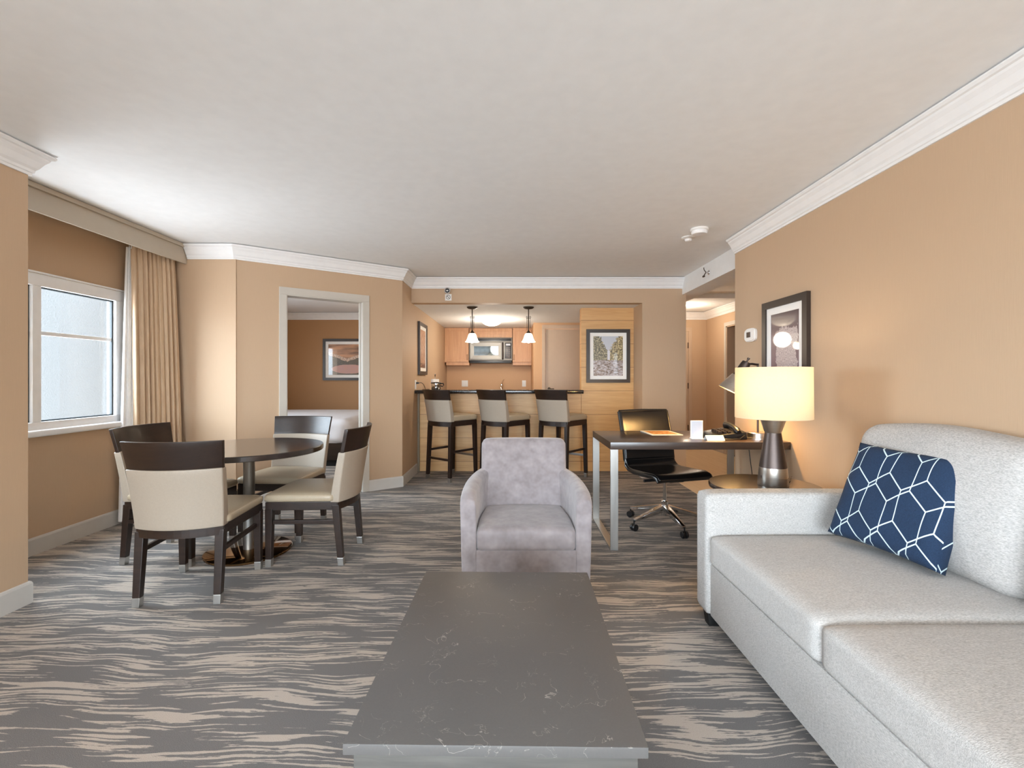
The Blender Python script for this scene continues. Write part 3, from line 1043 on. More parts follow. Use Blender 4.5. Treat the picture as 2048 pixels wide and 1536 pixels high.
def make_chair(stool=False):
    if not stool:
        t = thing('dining_chair', '', 'chair', group='dining chairs around the round table')
        S = dict(seat0=0.415, seat1=0.470, ap=0.365, b0=0.412, b1=0.74, b2=0.89, hw0=0.226, hw1=0.242, hw2=0.256,
                 fx=0.225, rx=0.203, fy=0.215, ry=-0.205, splay=0.035, yb=-0.20, lean=0.085, ty=0.25)
    else:
        t = thing('bar_stool', '', 'bar stool', group='bar stools along the bar')
        S = dict(seat0=0.71, seat1=0.775, ap=0.65, b0=0.706, b1=0.965, b2=1.085, hw0=0.212, hw1=0.222, hw2=0.236,
                 fx=0.195, rx=0.185, fy=0.195, ry=-0.19, splay=0.03, yb=-0.185, lean=0.08, ty=0.225)
    tp = lambda y: 1.0 - 0.045 * (S['ty'] - y) / (2 * S['ty'])
    hw = 0.25 if not stool else 0.225
    MB().soft(-hw, hw, S['yb'], S['ty'], S['seat0'], S['seat1'], 0.024, 0.018, 10, taper=tp).build('seat', 'leather_seat', t, angle=60)
    # apron under the seat
    a = MB()
    f0, r0 = hw - 0.008, hw - 0.026
    a.hexa([(-r0, -0.215, S['ap']), (r0, -0.215, S['ap']), (f0, S['ty'] - 0.012, S['ap']), (-f0, S['ty'] - 0.012, S['ap'])],
           [(-r0, -0.215, S['seat0'] + 0.004), (r0, -0.215, S['seat0'] + 0.004), (f0, S['ty'] - 0.012, S['seat0'] + 0.004), (-f0, S['ty'] - 0.012, S['seat0'] + 0.004)], 0.004)
    # bowed rear rail under the back
    a.slab([S['ap'], S['b0']], lambda z: S['hw0'] - 0.004, lambda z: S['yb'] - 0.006, lambda z: 0.03, 0.056, 12)
    a.build('seat_frame', 'wenge', t, smooth=False)
    ls = S['lean']
    rng = S['b2'] - S['b0']
    yc = lambda z: S['yb'] - ls * ((z - S['b0']) / rng) ** 1.25
    hwf = lambda z: S['hw0'] + (S['hw1'] - S['hw0']) * (z - S['b0']) / (S['b1'] - S['b0']) if z <= S['b1'] else S['hw1'] + (S['hw2'] - S['hw1']) * (z - S['b1']) / (S['b2'] - S['b1'])
    zs = [S['b0'] + (S['b1'] - S['b0']) * i / 8 for i in range(9)]
    MB().slab(zs, hwf, lambda z: yc(z), lambda z: 0.058 - 0.018 * (z - S['b0']) / rng, 0.062, 14, edge=0.007).build('backrest', 'leather_cream', t, angle=50)
    zs = [S['b1'] - 0.012 + (S['b2'] - S['b1'] + 0.012) * i / 5 for i in range(6)]
    MB().slab(zs, lambda z: hwf(max(z, S['b1'])) - 0.002, lambda z: yc(z) - 0.002, lambda z: 0.024, 0.064, 14, edge=0.003).build('back_rail', 'wenge', t, angle=50)
    for sx in (-1, 1):
        for front in (1, 0):
            if front:
                top = (sx * (S['fx'] - 0.002), S['fy'], S['ap'] + 0.012)
                bot = (sx * S['fx'], S['fy'] + 0.004, 0.0)
            else:
                top = (sx * S['rx'], S['ry'], S['ap'] + 0.03)
                bot = (sx * (S['rx'] + 0.001), S['ry'] - S['splay'], 0.0)
            if stool:
                bot = (bot[0] + sx * 0.012, bot[1] + (0.006 if front else 0), 0)
            k = 0.05 / top[2]
            mid = tuple(b + (tt - b) * k for b, tt in zip(bot, top))
            lg = MB().leg(mid, top, 0.037, 0.046).build('leg', 'wenge', t, smooth=False)
            MB().leg(bot, mid, 0.0365, 0.039, 0.002).build('foot_cap', 'steel_leg', lg, smooth=False)
    zst = 0.285 if not stool else 0.35
    for sx in (-1, 1):
        MB().box(sx * (S['rx'] + S['fx']) / 2 - 0.010, sx * (S['rx'] + S['fx']) / 2 + 0.010, S['ry'] - 0.01, S['fy'], zst - 0.013, zst + 0.013, 0.003).build('stretcher', 'wenge', t, smooth=False)
    if stool:
        MB().box(-S['rx'], S['rx'], S['ry'] - 0.03, S['ry'] - 0.008, 0.242, 0.268, 0.003).build('stretcher', 'wenge', t, smooth=False)
        MB().box(-S['fx'], S['fx'], S['fy'] - 0.012, S['fy'] + 0.012, 0.258, 0.284, 0.003).build('footrest', 'steel_leg', t, smooth=False)
    return t


ch = make_chair()
ch.location = (-1.825, 2.775, 0)
ch.rotation_euler = (0, 0, R(6))
ch['label'] = 'nearest cream dining chair, its back turned to the viewer'
dup(ch, (-2.305, 3.29, 0), R(-91), 'cream dining chair by the window side, partly hidden behind the nearest chair')
dup(ch, (-1.360, 3.282, 0), R(91), 'cream dining chair at the right of the table, seen from its side')
dup(ch, (-1.83, 3.80, 0), R(176), 'cream dining chair on the far side of the table, facing the viewer')

t = thing('dining_table', 'round dark wood dining table on a steel column and disc base', 'table', (-1.855, 3.32, 0))
MB().lathe([(0.0, 0.700), (0.44, 0.700), (0.484, 0.704), (0.488, 0.708), (0.488, 0.736), (0.484, 0.741), (0.0, 0.741)], 72, cap=False).build('tabletop', 'wenge_table', t)
MB().lathe([(0.037, 0.015), (0.037, 0.70)], 32).build('column', 'steel_brushed', t)
MB().lathe([(0.0, 0.0), (0.272, 0.0), (0.278, 0.006), (0.278, 0.016), (0.272, 0.020), (0.0, 0.022)], 64, cap=False).build('base_plate', 'bronze_mirror', t)
MB().lathe([(0.14, 0.672), (0.14, 0.70)], 32).build('mounting_plate', 'steel_brushed', t)

# ------------------------------------------------------------------ bar stools, bar, pillar
st = make_chair(True)
st.location = (-0.738, 5.80, 0)
st.rotation_euler = (0, 0, R(-40))
st['label'] = 'leftmost bar stool, nearest the kitchen side wall'
dup(st, (-0.082, 5.80, 0), R(-41), 'middle bar stool, directly behind the grey armchair')
dup(st, (0.625, 5.80, 0), R(-40), 'rightmost bar stool, beside the maple pillar')

bar = thing('bar_counter', 'maple fronted bar with a black stone top', 'bar', (-0.16, YP, 0))
MB().box(-1.05, 1.068, 0.0, 0.10, 0.0, 1.026).build('front_panel', 'maple', bar, smooth=False)
MB().box(-1.074, -1.050, -0.045, 0.10, 0.0, 1.026).build('end_panel', 'end_panel_taupe', bar, smooth=False)
MB().box(-1.074, 1.068, -0.235, 0.20, 1.026, 1.071, 0.008).build('countertop', 'granite_black', bar)
wl = MB().box(-1.074, 1.068, 0.10, 0.72, 0.0, 0.88)
wl.build('base_cabinet', 'oak_cabinet', bar, smooth=False)
MB().box(-1.074, 1.068, 0.10, 0.74, 0.88, 0.915, 0.005).build('work_top', 'granite_black', bar)
pl = thing('pillar', 'maple clad pillar at the right end of the bar', 'pillar', (1.255, YP, 0))
MB().box(-0.344, 0.345, 0.0, 0.14, 0.0, ZK - 0.002).build('maple_cladding', 'maple', pl, smooth=False)

# ---- things on the bar
t = thing('steel_pot', 'small shiny steel pot with a dark rim on the left end of the bar', 'pot', (-0.995, 6.16, 1.071))
MB().lathe([(0.0, 0.0), (0.058, 0.0), (0.061, 0.006), (0.061, 0.082), (0.054, 0.082), (0.054, 0.012), (0.0, 0.010)], 28, cap=False).build('pot_body', 'chrome', t)
MB().lathe([(0.050, 0.083), (0.068, 0.083), (0.070, 0.090), (0.062, 0.096), (0.02, 0.100), (0.0, 0.100)], 28).build('lid', 'black_plastic', t)
MB().tube([(0.060, 0, 0.078), (0.095, 0, 0.082), (0.100, 0, 0.06), (0.090, 0, 0.045), (0.061, 0, 0.05)], 0.008).build('handle', 'black_plastic', t)
t = thing('paper_towel_holder', 'upright white paper towel roll behind the steel pot', 'paper towel', (-1.10, 6.72, 0.915))
MB().lathe([(0.075, 0), (0.075, 0.010), (0.0, 0.012)], 28).build('base', 'chrome', t)
MB().lathe([(0.006, 0.01), (0.006, 0.34), (0.012, 0.35), (0.012, 0.365), (0.0, 0.372)], 12).build('post', 'chrome', t)
MB().lathe([(0.056, 0.014), (0.058, 0.03), (0.058, 0.28), (0.056, 0.294), (0.020, 0.294), (0.020, 0.02)], 32).build('towel_roll', 'white_paper', t)


def plate(label, loc, rz, w, hgt, name='wall_outlet', cat='outlet', slots=1, mat='white_plastic'):
    t = thing(name, label, cat, loc, rz)
    MB().box(-w / 2, w / 2, -0.008, 0, -hgt / 2, hgt / 2, 0.003).build('cover_plate', mat, t)
    for k in range(slots):
        x = (k - (slots - 1) / 2) * 0.046
        MB().box(x - 0.016, x + 0.016, -0.011, -0.007, -0.033, 0.033, 0.002).build('switch' if cat == 'switch' else 'socket', mat, t)
    return t


plate('double white switch plate on the kitchen back wall, left of the tap', (-0.895, 8.929, 1.122), 0, 0.118, 0.118, 'light_switch', 'switch', 2)
plate('white socket on the kitchen back wall, right of the tap', (0.228, 8.929, 1.122), 0, 0.073, 0.118)
o = plate('white socket with a black plug on the side wall above the bar', (-1.236, 6.02, 1.14), R(90), 0.073, 0.118)
c = thing('power_cord', 'black plug and cord arching from the side wall socket over the bar', 'cord', (-1.225, 6.02, 1.16))
MB().box(0.0, 0.034, -0.013, 0.013, -0.012, 0.012, 0.004).build('plug', 'black_plastic', c)
MB().tube([(0.03, 0, 0), (0.06, 0.01, 0.006), (0.085, 0.03, -0.015), (0.10, 0.05, -0.05), (0.105, 0.07, -0.084), (0.15, 0.12, -0.084)], 0.0035, 8).build('cable', 'black_plastic', c)

# ------------------------------------------------------------------ kitchen back run


def cabinet_door(parent, x0, x1, z0, z1, y, hx=None):
    d = MB()
    s = 0.055
    d.box(x0, x0 + s, y - 0.02, y, z0, z1, 0.002)
    d.box(x1 - s, x1, y - 0.02, y, z0, z1, 0.002)
    d.box(x0 + s, x1 - s, y - 0.02, y, z0, z0 + s, 0.002)
    d.box(x0 + s, x1 - s, y - 0.02, y, z1 - s, z1, 0.002)
    d.box(x0 + s - 0.004, x1 - s + 0.004, y - 0.012, y, z0 + s - 0.004, z1 - s + 0.004)
    o = d.build('door', 'oak_cabinet', parent, smooth=False)
    if hx is not None:
        MB().tube([(hx, y - 0.02, z0 + 0.03), (hx, y - 0.045, z0 + 0.035), (hx, y - 0.045, z0 + 0.135), (hx, y - 0.02, z0 + 0.14)], 0.005, 8).build('handle', 'chrome', o)
    return o


t = thing('wall_cabinet', 'oak wall cabinet left of the microwave', 'cabinet', (-1.01, 8.93, 1.46))
MB().box(-0.224, 0.217, -0.31, 0.0, 0.05, 0.684).build('body', 'oak_cabinet', t, smooth=False)
MB().box(-0.195, 0.225, -0.30, -0.01, 0.0, 0.05).build('light_rail', 'oak_cabinet', t, smooth=False)
cabinet_door(t, -0.222, 0.214, 0.06, 0.682, -0.31, 0.192)
t = thing('wall_cabinet', 'oak wall cabinet right of the microwave', 'cabinet', (0.186, 8.93, 1.46))
MB().box(-0.172, 0.172, -0.31, 0.0, 0.05, 0.684).build('body', 'oak_cabinet', t, smooth=False)
MB().box(-0.170, 0.172, -0.30, -0.01, 0.0, 0.05).build('light_rail', 'oak_cabinet', t, smooth=False)
cabinet_door(t, -0.170, 0.170, 0.06, 0.682, -0.31, -0.150)
t = thing('wall_cabinet', 'short oak cabinet above the microwave', 'cabinet', (-0.390, 8.93, 1.968))
MB().box(-0.396, 0.396, -0.27, 0.0, 0.0, 0.176).build('body', 'oak_cabinet', t, smooth=False)
cabinet_door(t, -0.39, 0.39, 0.006, 0.172, -0.27)
t = thing('microwave', 'stainless microwave hung between the oak wall cabinets', 'microwave', (-0.390, 8.93, 1.50))
MB().box(-0.394, 0.394, -0.34, 0.0, 0.045, 0.464, 0.006).build('body', 'microwave_steel', t)
MB().box(-0.38, 0.38, -0.33, -0.02, 0.0, 0.045, 0.004).build('base_vent', 'black_plastic', t)
gr = MB()
gr.box(-0.375, 0.375, -0.346, -0.338, 0.40, 0.448, 0.002)
gr.build('top_grille', 'black_plastic', t)
dr = MB()
x0, x1, z0, z1 = -0.388, 0.215, 0.055, 0.385
dr.box(x0, x1, -0.352, -0.338, z0, z1, 0.004)
dd = dr.build('door', 'microwave_steel', t)
bz = MB()
A = [(x0 + 0.02, z0 + 0.02), (x1 - 0.02, z0 + 0.02), (x1 - 0.02, z1 - 0.02), (x0 + 0.02, z1 - 0.02)]
B = [(x0 + 0.085, z0 + 0.085), (x1 - 0.075, z0 + 0.085), (x1 - 0.075, z1 - 0.08), (x0 + 0.085, z1 - 0.08)]
for i in range(4):
    j = (i + 1) % 4
    bz.hexa([(A[i][0], -0.350, A[i][1]), (A[j][0], -0.350, A[j][1]), (B[j][0], -0.350, B[j][1]), (B[i][0], -0.350, B[i][1])],
            [(A[i][0], -0.360, A[i][1]), (A[j][0], -0.360, A[j][1]), (B[j][0], -0.354, B[j][1]), (B[i][0], -0.354, B[i][1])])
bz.build('door_bezel', 'microwave_steel', dd, smooth=False)
MB().box(B[0][0], B[1][0], -0.3555, -0.35, B[0][1], B[2][1]).build('window', 'dark_glass', dd)
MB().tube([(0.222, -0.345, 0.07), (0.222, -0.385, 0.09), (0.222, -0.390, 0.22), (0.222, -0.385, 0.35), (0.222, -0.345, 0.37)], 0.013).build('handle', 'gunmetal', dd)
cp = MB().box(0.262, 0.378, -0.348, -0.338, 0.085, 0.37, 0.003).build('control_panel', 'black_plastic', t)
MB().box(0.28, 0.36, -0.350, -0.347, 0.318, 0.352).build('display', 'sign_face', cp)
bt = MB()
for r_ in range(6):
    for c_ in range(3):
        bt.box(0.282 + c_ * 0.028, 0.300 + c_ * 0.028, -0.350, -0.347, 0.10 + r_ * 0.034, 0.118 + r_ * 0.034)
bt.build('keypad', 'gunmetal', cp)

t = thing('kitchen_counter', 'kitchen counter along the back wall, mostly hidden behind the bar', 'counter', (-0.438, 8.925, 0))
MB().box(-0.795, 0.795, -0.60, 0.0, 0.0, 0.875).build('base_cabinet', 'oak_cabinet', t, smooth=False)
MB().box(-0.796, 0.796, -0.63, 0.0, 0.875, 0.912, 0.004).build('countertop', 'granite_black', t)
t = thing('kitchen_tap', 'small chrome kitchen tap seen above the bar', 'tap', (-0.195, 8.78, 0.912))
MB().lathe([(0.030, 0), (0.030, 0.012), (0.024, 0.02), (0.022, 0.16), (0.026, 0.18), (0.020, 0.20), (0, 0.205)], 20).build('tap_body', 'chrome', t)
MB().tube([(0, 0, 0.12), (0, -0.05, 0.16), (0, -0.12, 0.165), (0, -0.17, 0.14), (0, -0.18, 0.10)], 0.013).build('spout', 'chrome', t)
MB().tube([(0, 0, 0.20), (0.02, 0, 0.25), (0.045, 0, 0.29)], [0.010, 0.008, 0.007]).build('lever', 'chrome', t)

# ------------------------------------------------------------------ lights over the bar


def make_pendant():
    t = thing('pendant_lamp', '', 'pendant lamp', group='pendant lamps over the bar')
    MB().lathe([(0.0, 0.0), (0.070, 0.0), (0.070, -0.010), (0.055, -0.022), (0.015, -0.030), (0, -0.030)], 28, cap=False).build('canopy', 'dark_bronze', t)
    MB().lathe([(0.007, -0.33), (0.007, -0.025)], 12).build('stem', 'dark_bronze', t)
    r = MB()
    for s in (-1, 1):
        r.tube([(s * 0.021, 0, -0.115), (s * 0.020, 0, -0.30)], 0.0028, 8)
    r.tube([(-0.038, 0, -0.132), (0.038, 0, -0.132)], 0.0026, 8)
    r.tube([(-0.030, 0, -0.148), (0.030, 0, -0.148)], 0.0026, 8)
    r.build('side_rods', 'dark_bronze', t)
    MB().lathe([(0.006, -0.295), (0.014, -0.315), (0.030, -0.336), (0.034, -0.348), (0.0, -0.348)], 20).build('cap', 'dark_bronze', t)
    MB().lathe([(0.034, -0.343), (0.045, -0.350), (0.056, -0.375), (0.066, -0.410), (0.080, -0.440), (0.094, -0.455),
                (0.090, -0.457), (0.076, -0.442), (0.062, -0.412), (0.052, -0.378), (0.042, -0.354), (0.030, -0.347)], 32, cap=False).build('glass_shade', 'lit_glass', t)
    MB().lathe([(0.0, -0.470), (0.018, -0.464), (0.027, -0.445), (0.024, -0.42), (0.012, -0.395), (0.012, -0.349)], 16).build('bulb', 'lit_glass', t)
    return t


pd = make_pendant()
pd.location = (-0.517, 6.12, ZK)
pd['label'] = 'left pendant lamp over the bar, in front of the microwave'
p2_ = dup(pd, (0.215, 6.12, ZK), 0, 'right pendant lamp over the bar, nearer the maple pillar')
for x in (-0.517, 0.215):
    point_light('pendant_light', (x, 6.12, ZK - 0.50), 2.6, (1.0, 0.82, 0.60), 0.05)
t = thing('ceiling_light', 'round white glass dome light on the kitchen ceiling', 'ceiling light', (-0.32, 7.40, ZK))
MB().lathe([(0.0, 0.0), (0.15, 0.0), (0.15, -0.020), (0.0, -0.020)], 40, cap=False).build('base_plate', 'white_plastic', t)
MB().lathe([(0.165, -0.018), (0.160, -0.034), (0.135, -0.066), (0.095, -0.090), (0.045, -0.104), (0.0, -0.107)], 40, cap=False).build('glass_dome', 'lit_glass', t)
MB().lathe([(0.0, -0.005), (0.008, -0.004), (0.008, 0.004), (0.0, 0.005)], 10, (-0.02, -0.150, -0.045)).build('clip', 'dark_bronze', t)
point_light('kitchen_dome_light', (-0.32, 7.40, ZK - 0.32), 10, (1.0, 0.90, 0.76), 0.12)
point_light('hall_light', (2.75, 7.5, 2.15), 7, (1.0, 0.84, 0.66), 0.10)
point_light('bedroom_light', (-2.2, 7.6, 2.1), 1.2, (1.0, 0.72, 0.42), 0.10)

# ------------------------------------------------------------------ small fittings
t = thing('thermostat', 'white thermostat on the right wall beside the rock print', 'thermostat', (XR - 0.001, 3.88, 1.577), R(-90))
_sq = [(math.copysign(0.086 * abs(math.cos(a)) ** 0.55, math.cos(a)), math.copysign(0.055 * abs(math.sin(a)) ** 0.55, math.sin(a))) for a in [2 * PI * (i + 0.5) / 48 for i in range(48)]]
_th = MB().prism(_sq, 0.0, 0.024)
bmesh.ops.bevel(_th.bm, geom=[e for e in _th.bm.edges if all(v.co.z > 0.02 for v in e.verts)], offset=0.008, segments=3, affect='EDGES')
bmesh.ops.transform(_th.bm, matrix=Matrix.Rotation(R(90), 4, 'X'), verts=_th.bm.verts[:])
_th.build('housing', 'white_plastic', t, angle=40)
MB().box(-0.035, 0.022, -0.0285, -0.024, -0.020, 0.024, 0.002).build('display', 'gunmetal', t)
t = thing('smoke_detector', 'larger round white smoke detector on the ceiling near the right wall', 'smoke detector', (1.545, 3.88, H))
MB().lathe([(0.0, 0.0), (0.070, 0.0), (0.072, -0.010), (0.066, -0.018), (0, -0.018)], 32, cap=False).build('base', 'white_plastic', t)
MB().lathe([(0.060, -0.016), (0.064, -0.030), (0.058, -0.046), (0.0, -0.050)], 32).build('sensor_head', 'trim_white', t)
t = thing('ceiling_sensor', 'smaller cone shaped white fitting on the ceiling beside the smoke detector', 'detector', (1.54, 4.11, H))
MB().lathe([(0.0, 0.0), (0.058, 0.0), (0.056, -0.008), (0.034, -0.018), (0, -0.018)], 32, cap=False).build('base', 'white_plastic', t)
MB().lathe([(0.032, -0.016), (0.026, -0.034), (0.012, -0.040), (0.0, -0.040)], 24).build('sensor_head', 'trim_white', t)
t = thing('fire_sprinkler', 'dark sprinkler head on the white beam over the hall opening', 'sprinkler', (2.09, 5.0, 2.345))
MB().lathe([(0.026, 0), (0.022, 0.006), (0.010, 0.012), (0.010, 0.03), (0.0, 0.03)], 16, mtx=Matrix.Rotation(R(-90), 4, 'Y')).build('escutcheon', 'chrome', t)
MB().tube([(-0.028, 0, 0.0), (-0.05, 0, 0.030), (-0.052, 0, 0.052)], 0.005, 8).tube([(-0.028, 0, 0), (-0.05, 0, -0.030)], 0.005, 8).box(-0.062, -0.045, -0.016, 0.016, -0.05, -0.034, 0.002).build('deflector', 'dark_bronze', t)
t = thing('fire_sprinkler', 'round metal sprinkler head on the header above the left pendant', 'sprinkler', (-0.784, YB - 0.075, 2.283))
mx = Matrix.Rotation(R(90), 4, 'X')
MB().lathe([(0.0, -0.07), (0.030, -0.07), (0.040, 0.0), (0.036, 0.008), (0.028, 0.008), (0.026, 0.0), (0.0, 0.0)], 28, mtx=mx, cap=False).build('escutcheon', 'chrome', t)
MB().lathe([(0.025, 0.001), (0.022, 0.004), (0.0, 0.004)], 20, mtx=mx).build('recess', 'black_plastic', t)
MB().lathe([(0.008, 0.003), (0.008, 0.016), (0.0, 0.017)], 12, mtx=mx).box(-0.018, 0.018, -0.016, -0.012, -0.003, 0.003).build('nozzle', 'chrome', t)
t = thing('warning_sign', 'small square white warning sign with a slashed circle on the header', 'sign', (-0.782, YB - 0.0005, 2.215))
MB().box(-0.040, 0.040, -0.005, 0, -0.040, 0.040, 0.002).build('sign_plate', 'white_plastic', t)
g = MB().tube([(0.024 * math.cos(a), -0.006, 0.024 * math.sin(a)) for a in [2 * PI * i / 28 for i in range(28)]], 0.0028, 6, close=True)
g.tube([(-0.017, -0.006, 0.017), (0.017, -0.006, -0.017)], 0.0032, 6)
g.build('prohibition_symbol', 'gunmetal', t)

# ------------------------------------------------------------------ bed
t = thing('bed', 'white made bed in the room beyond the open doorway', 'bed', (-3.30, 7.47, 0))
MB().box(-1.18, 1.02, -0.98, 0.98, 0.09, 0.33, 0.01).build('bed_base', 'wenge', t)
MB().box(-1.15, 0.98, -0.93, 0.93, 0.0, 0.09).build('plinth', 'black_void', t)
MB().soft(-1.16, 1.03, -1.0, 1.0, 0.30, 0.60, 0.08).build('mattress', 'bed_linen', t, angle=70)
dv = MB().soft(-1.10, 1.065, -1.035, 1.03, 0.325, 0.655, 0.10, 0.025, 26)
for v in dv.bm.verts:
    if v.co.z < 0.56:
        s = math.sin(v.co.x * 23 + 1.3 * math.sin(v.co.y * 9)) + 0.5 * math.sin(v.co.x * 51 + 2)
        k = (0.56 - v.co.z) / 0.24
        if v.co.y < -0.9:
            v.co.y -= 0.014 * s * k
        if v.co.x > 0.95:
            v.co.x += 0.014 * math.sin(v.co.y * 25) * k
dv.build('duvet', 'bed_linen', t, angle=80)

# ------------------------------------------------------------------ curtains


def curtain_mesh(p_top, q_top, p_bot, q_bot, z0, z1, folds, amp, seed, nu=150, nz=22, thick=0.004):
    rnd = random.Random(seed)
    ph = [rnd.uniform(0, 6.28) for _ in range(6)]
    b2 = bmesh.new()
    rows = []
    for k in range(nz + 1):
        f = k / nz
        z = z1 + (z0 - z1) * f
        ff = f ** 0.8
        p = Vector(p_top).lerp(Vector(p_bot), ff)
        q = Vector(q_top).lerp(Vector(q_bot), ff)
        d = (q - p).normalized()
        nrm = Vector((-d.y, d.x))
        row = []
        for i in range(nu + 1):
            u = i / nu
            w = math.sin(2 * PI * folds * u + ph[0] + 0.8 * math.sin(5 * u + ph[1]) + 0.35 * f * math.sin(9 * u + ph[2]))
            w2 = math.sin(2 * PI * folds * 2.3 * u + ph[3] + 1.2 * f)
            a = amp * (0.55 + 0.45 * f) * (w + 0.35 * w2 * (1 - 0.5 * f))
            c = p.lerp(q, u) + nrm * a + d * (0.25 * amp * math.cos(2 * PI * folds * u + ph[0]))
            row.append(b2.verts.new((c.x, c.y, z)))
        rows.append(row)
    for a, b in zip(rows, rows[1:]):
        for i in range(nu):
            b2.faces.new((a[i], a[i + 1], b[i + 1], b[i]))
    bmesh.ops.recalc_face_normals(b2, faces=b2.faces[:])
    bmesh.ops.solidify(b2, geom=b2.faces[:], thickness=thick)
    m = MB()
    m._merge(b2)
    return m


t = thing('curtain', 'gold pleated curtain gathered in the corner by the window', 'curtain', (0, 0, 0))
curtain_mesh((-3.20, 3.955), (-3.075, 4.29), (-3.20, 3.99), (-2.975, 4.275), 0.02, 2.33, 9.0, 0.019, 3).build('drape', 'drape_gold', t, angle=80)
hd_ = MB()
for i in range(8):
    u = i / 7
    hd_.tube([(-3.20 + 0.125 * u, 3.955 + 0.335 * u, 2.31), (-3.20 + 0.125 * u, 3.955 + 0.335 * u, 2.40)], 0.004, 6)
hd_.build('curtain_hooks', 'white_plastic', t)
t = thing('sheer_curtain', 'white sheer curtain between the window and the gold curtain', 'curtain', (0, 0, 0))
curtain_mesh((-3.258, 3.975), (-3.232, 4.01), (-3.262, 3.90), (-3.20, 3.99), 0.03, 2.33, 2.5, 0.010, 8, nu=60).build('sheer_drape', 'sheer_white', t, angle=80)
MB().tube([(-3.246, 3.992, 2.30), (-3.246, 3.992, 2.40)], 0.004, 6).build('curtain_hooks', 'white_plastic', t)

# ------------------------------------------------------------------ coffee table
t = thing('coffee_table', 'low coffee table with a dark grey stone top in the foreground', 'coffee table', (-0.030, 1.478, 0), R(-0.9))
MB().box(-0.332, 0.332, -0.459, 0.459, 0.399, 0.424, 0.003).build('tabletop', 'quartz_grey', t)
MB().box(-0.312, 0.312, -0.448, 0.440, 0.10, 0.399, 0.003).build('body', 'grey_oak', t)
MB().box(-0.27, 0.27, -0.40, 0.40, 0.0, 0.10).build('plinth', 'black_void', t, smooth=False)

# ------------------------------------------------------------------ armchair
t = thing('armchair', 'grey suede tub armchair facing the viewer across the coffee table', 'armchair', (0.077, 2.90, 0))


def arm_mesh(s):
    b2 = bmesh.new()
    path = []
    for i in range(25):
        u = i / 24
        # bezier in plan: front end, then curls in toward the back
        p0, p1, p2, p3 = Vector((0.318, -0.34)), Vector((0.330, -0.10)), Vector((0.322, 0.13)), Vector((0.225, 0.265))
        p = (1 - u) ** 3 * p0 + 3 * (1 - u) ** 2 * u * p1 + 3 * (1 - u) * u * u * p2 + u ** 3 * p3
        path.append(p)
    rings = []
    for i, p in enumerate(path):
        d = path[min(i + 1, 24)] - path[max(i - 1, 0)]
        d.normalize()
        nr = Vector((d.y, -d.x))
        u = i / 24
        top = 0.588 + 0.050 * u ** 1.2
        if u < 0.12:
            top -= 0.030 * (1 - u / 0.12) ** 2
        th = 0.043
        ring = []
        prof = []
        for k in range(9):
            a = PI * k / 8
            prof.append((th * math.cos(a), top - th * 0.75 + th * 0.75 * math.sin(a)))
        prof = [(th * 0.93, 0.045), (th, 0.25)] + prof + [(-th, 0.25), (-th * 0.93, 0.045)]
        for o, z in prof:
            tap = 1.0 - 0.035 * (1 - z / 0.6)
            q = p * 1.0 + nr * o
            ring.append(b2.verts.new((s * q.x * tap, q.y, z)))
        rings.append(ring)
    m = len(rings[0])
    for a, b in zip(rings, rings[1:]):
        for i in range(m):
            j = (i + 1) % m
            b2.faces.new((a[i], a[j], b[j], b[i]))
    b2.faces.new(rings[0])
    b2.faces.new(rings[-1][::-1])
    bmesh.ops.recalc_face_normals(b2, faces=b2.faces[:])
    es = [e for e in b2.edges if len(e.link_faces) == 2 and e.calc_face_angle(0) > 1.0]
    bmesh.ops.bevel(b2, geom=es, offset=0.010, segments=3, profile=0.6, affect='EDGES')
    mb = MB()
    mb._merge(b2)
    return mb


for s in (-1, 1):
    arm_mesh(s).build('arm', 'suede', t, angle=60)
bk = MB().soft(-0.278, 0.278, -0.052, 0.052, 0.0, 0.62, 0.040, 0.0, 14, fy=0.02)
for v in bk.bm.verts:
    z = v.co.z
    u = v.co.x / 0.278
    v.co.y += 0.19 + 0.085 * (z / 0.62) - 0.035 * abs(u) ** 2.2
    v.co.x *= 0.93 + 0.07 * min(1, z / 0.35)
    v.co.z += 0.20
bk.build('backrest', 'suede', t, angle=70)
MB().soft(-0.272, 0.272, -0.348, 0.17, 0.275, 0.398, 0.028, 0.018, 16, taper=lambda y: 1.0 - 0.10 * max(0, (y + 0.1)) / 0.27).build('seat_cushion', 'suede', t, angle=70)
MB().box(-0.280, 0.280, -0.335, 0.18, 0.045, 0.284, 0.012).build('base', 'suede', t)
rb = MB().slab([0.045 + 0.575 * i / 5 for i in range(6)], lambda z: 0.245, lambda z: 0.255, lambda z: 0.05, -0.055, 12, edge=0.01)
rb.build('rear_panel', 'suede', t)
for x in (-0.27, 0.27):
    for y in (-0.29, 0.20):
        MB().leg((x, y, 0), (x, y, 0.05), 0.035, 0.045).build('leg', 'wenge', t)

# ------------------------------------------------------------------ sofa
t = thing('sofa', 'light grey woven sofa along the right wall', 'sofa', (1.45, 1.40, 0))


def sx_(x):
    return x - 1.45


def sy_(y):
    return y - 1.40


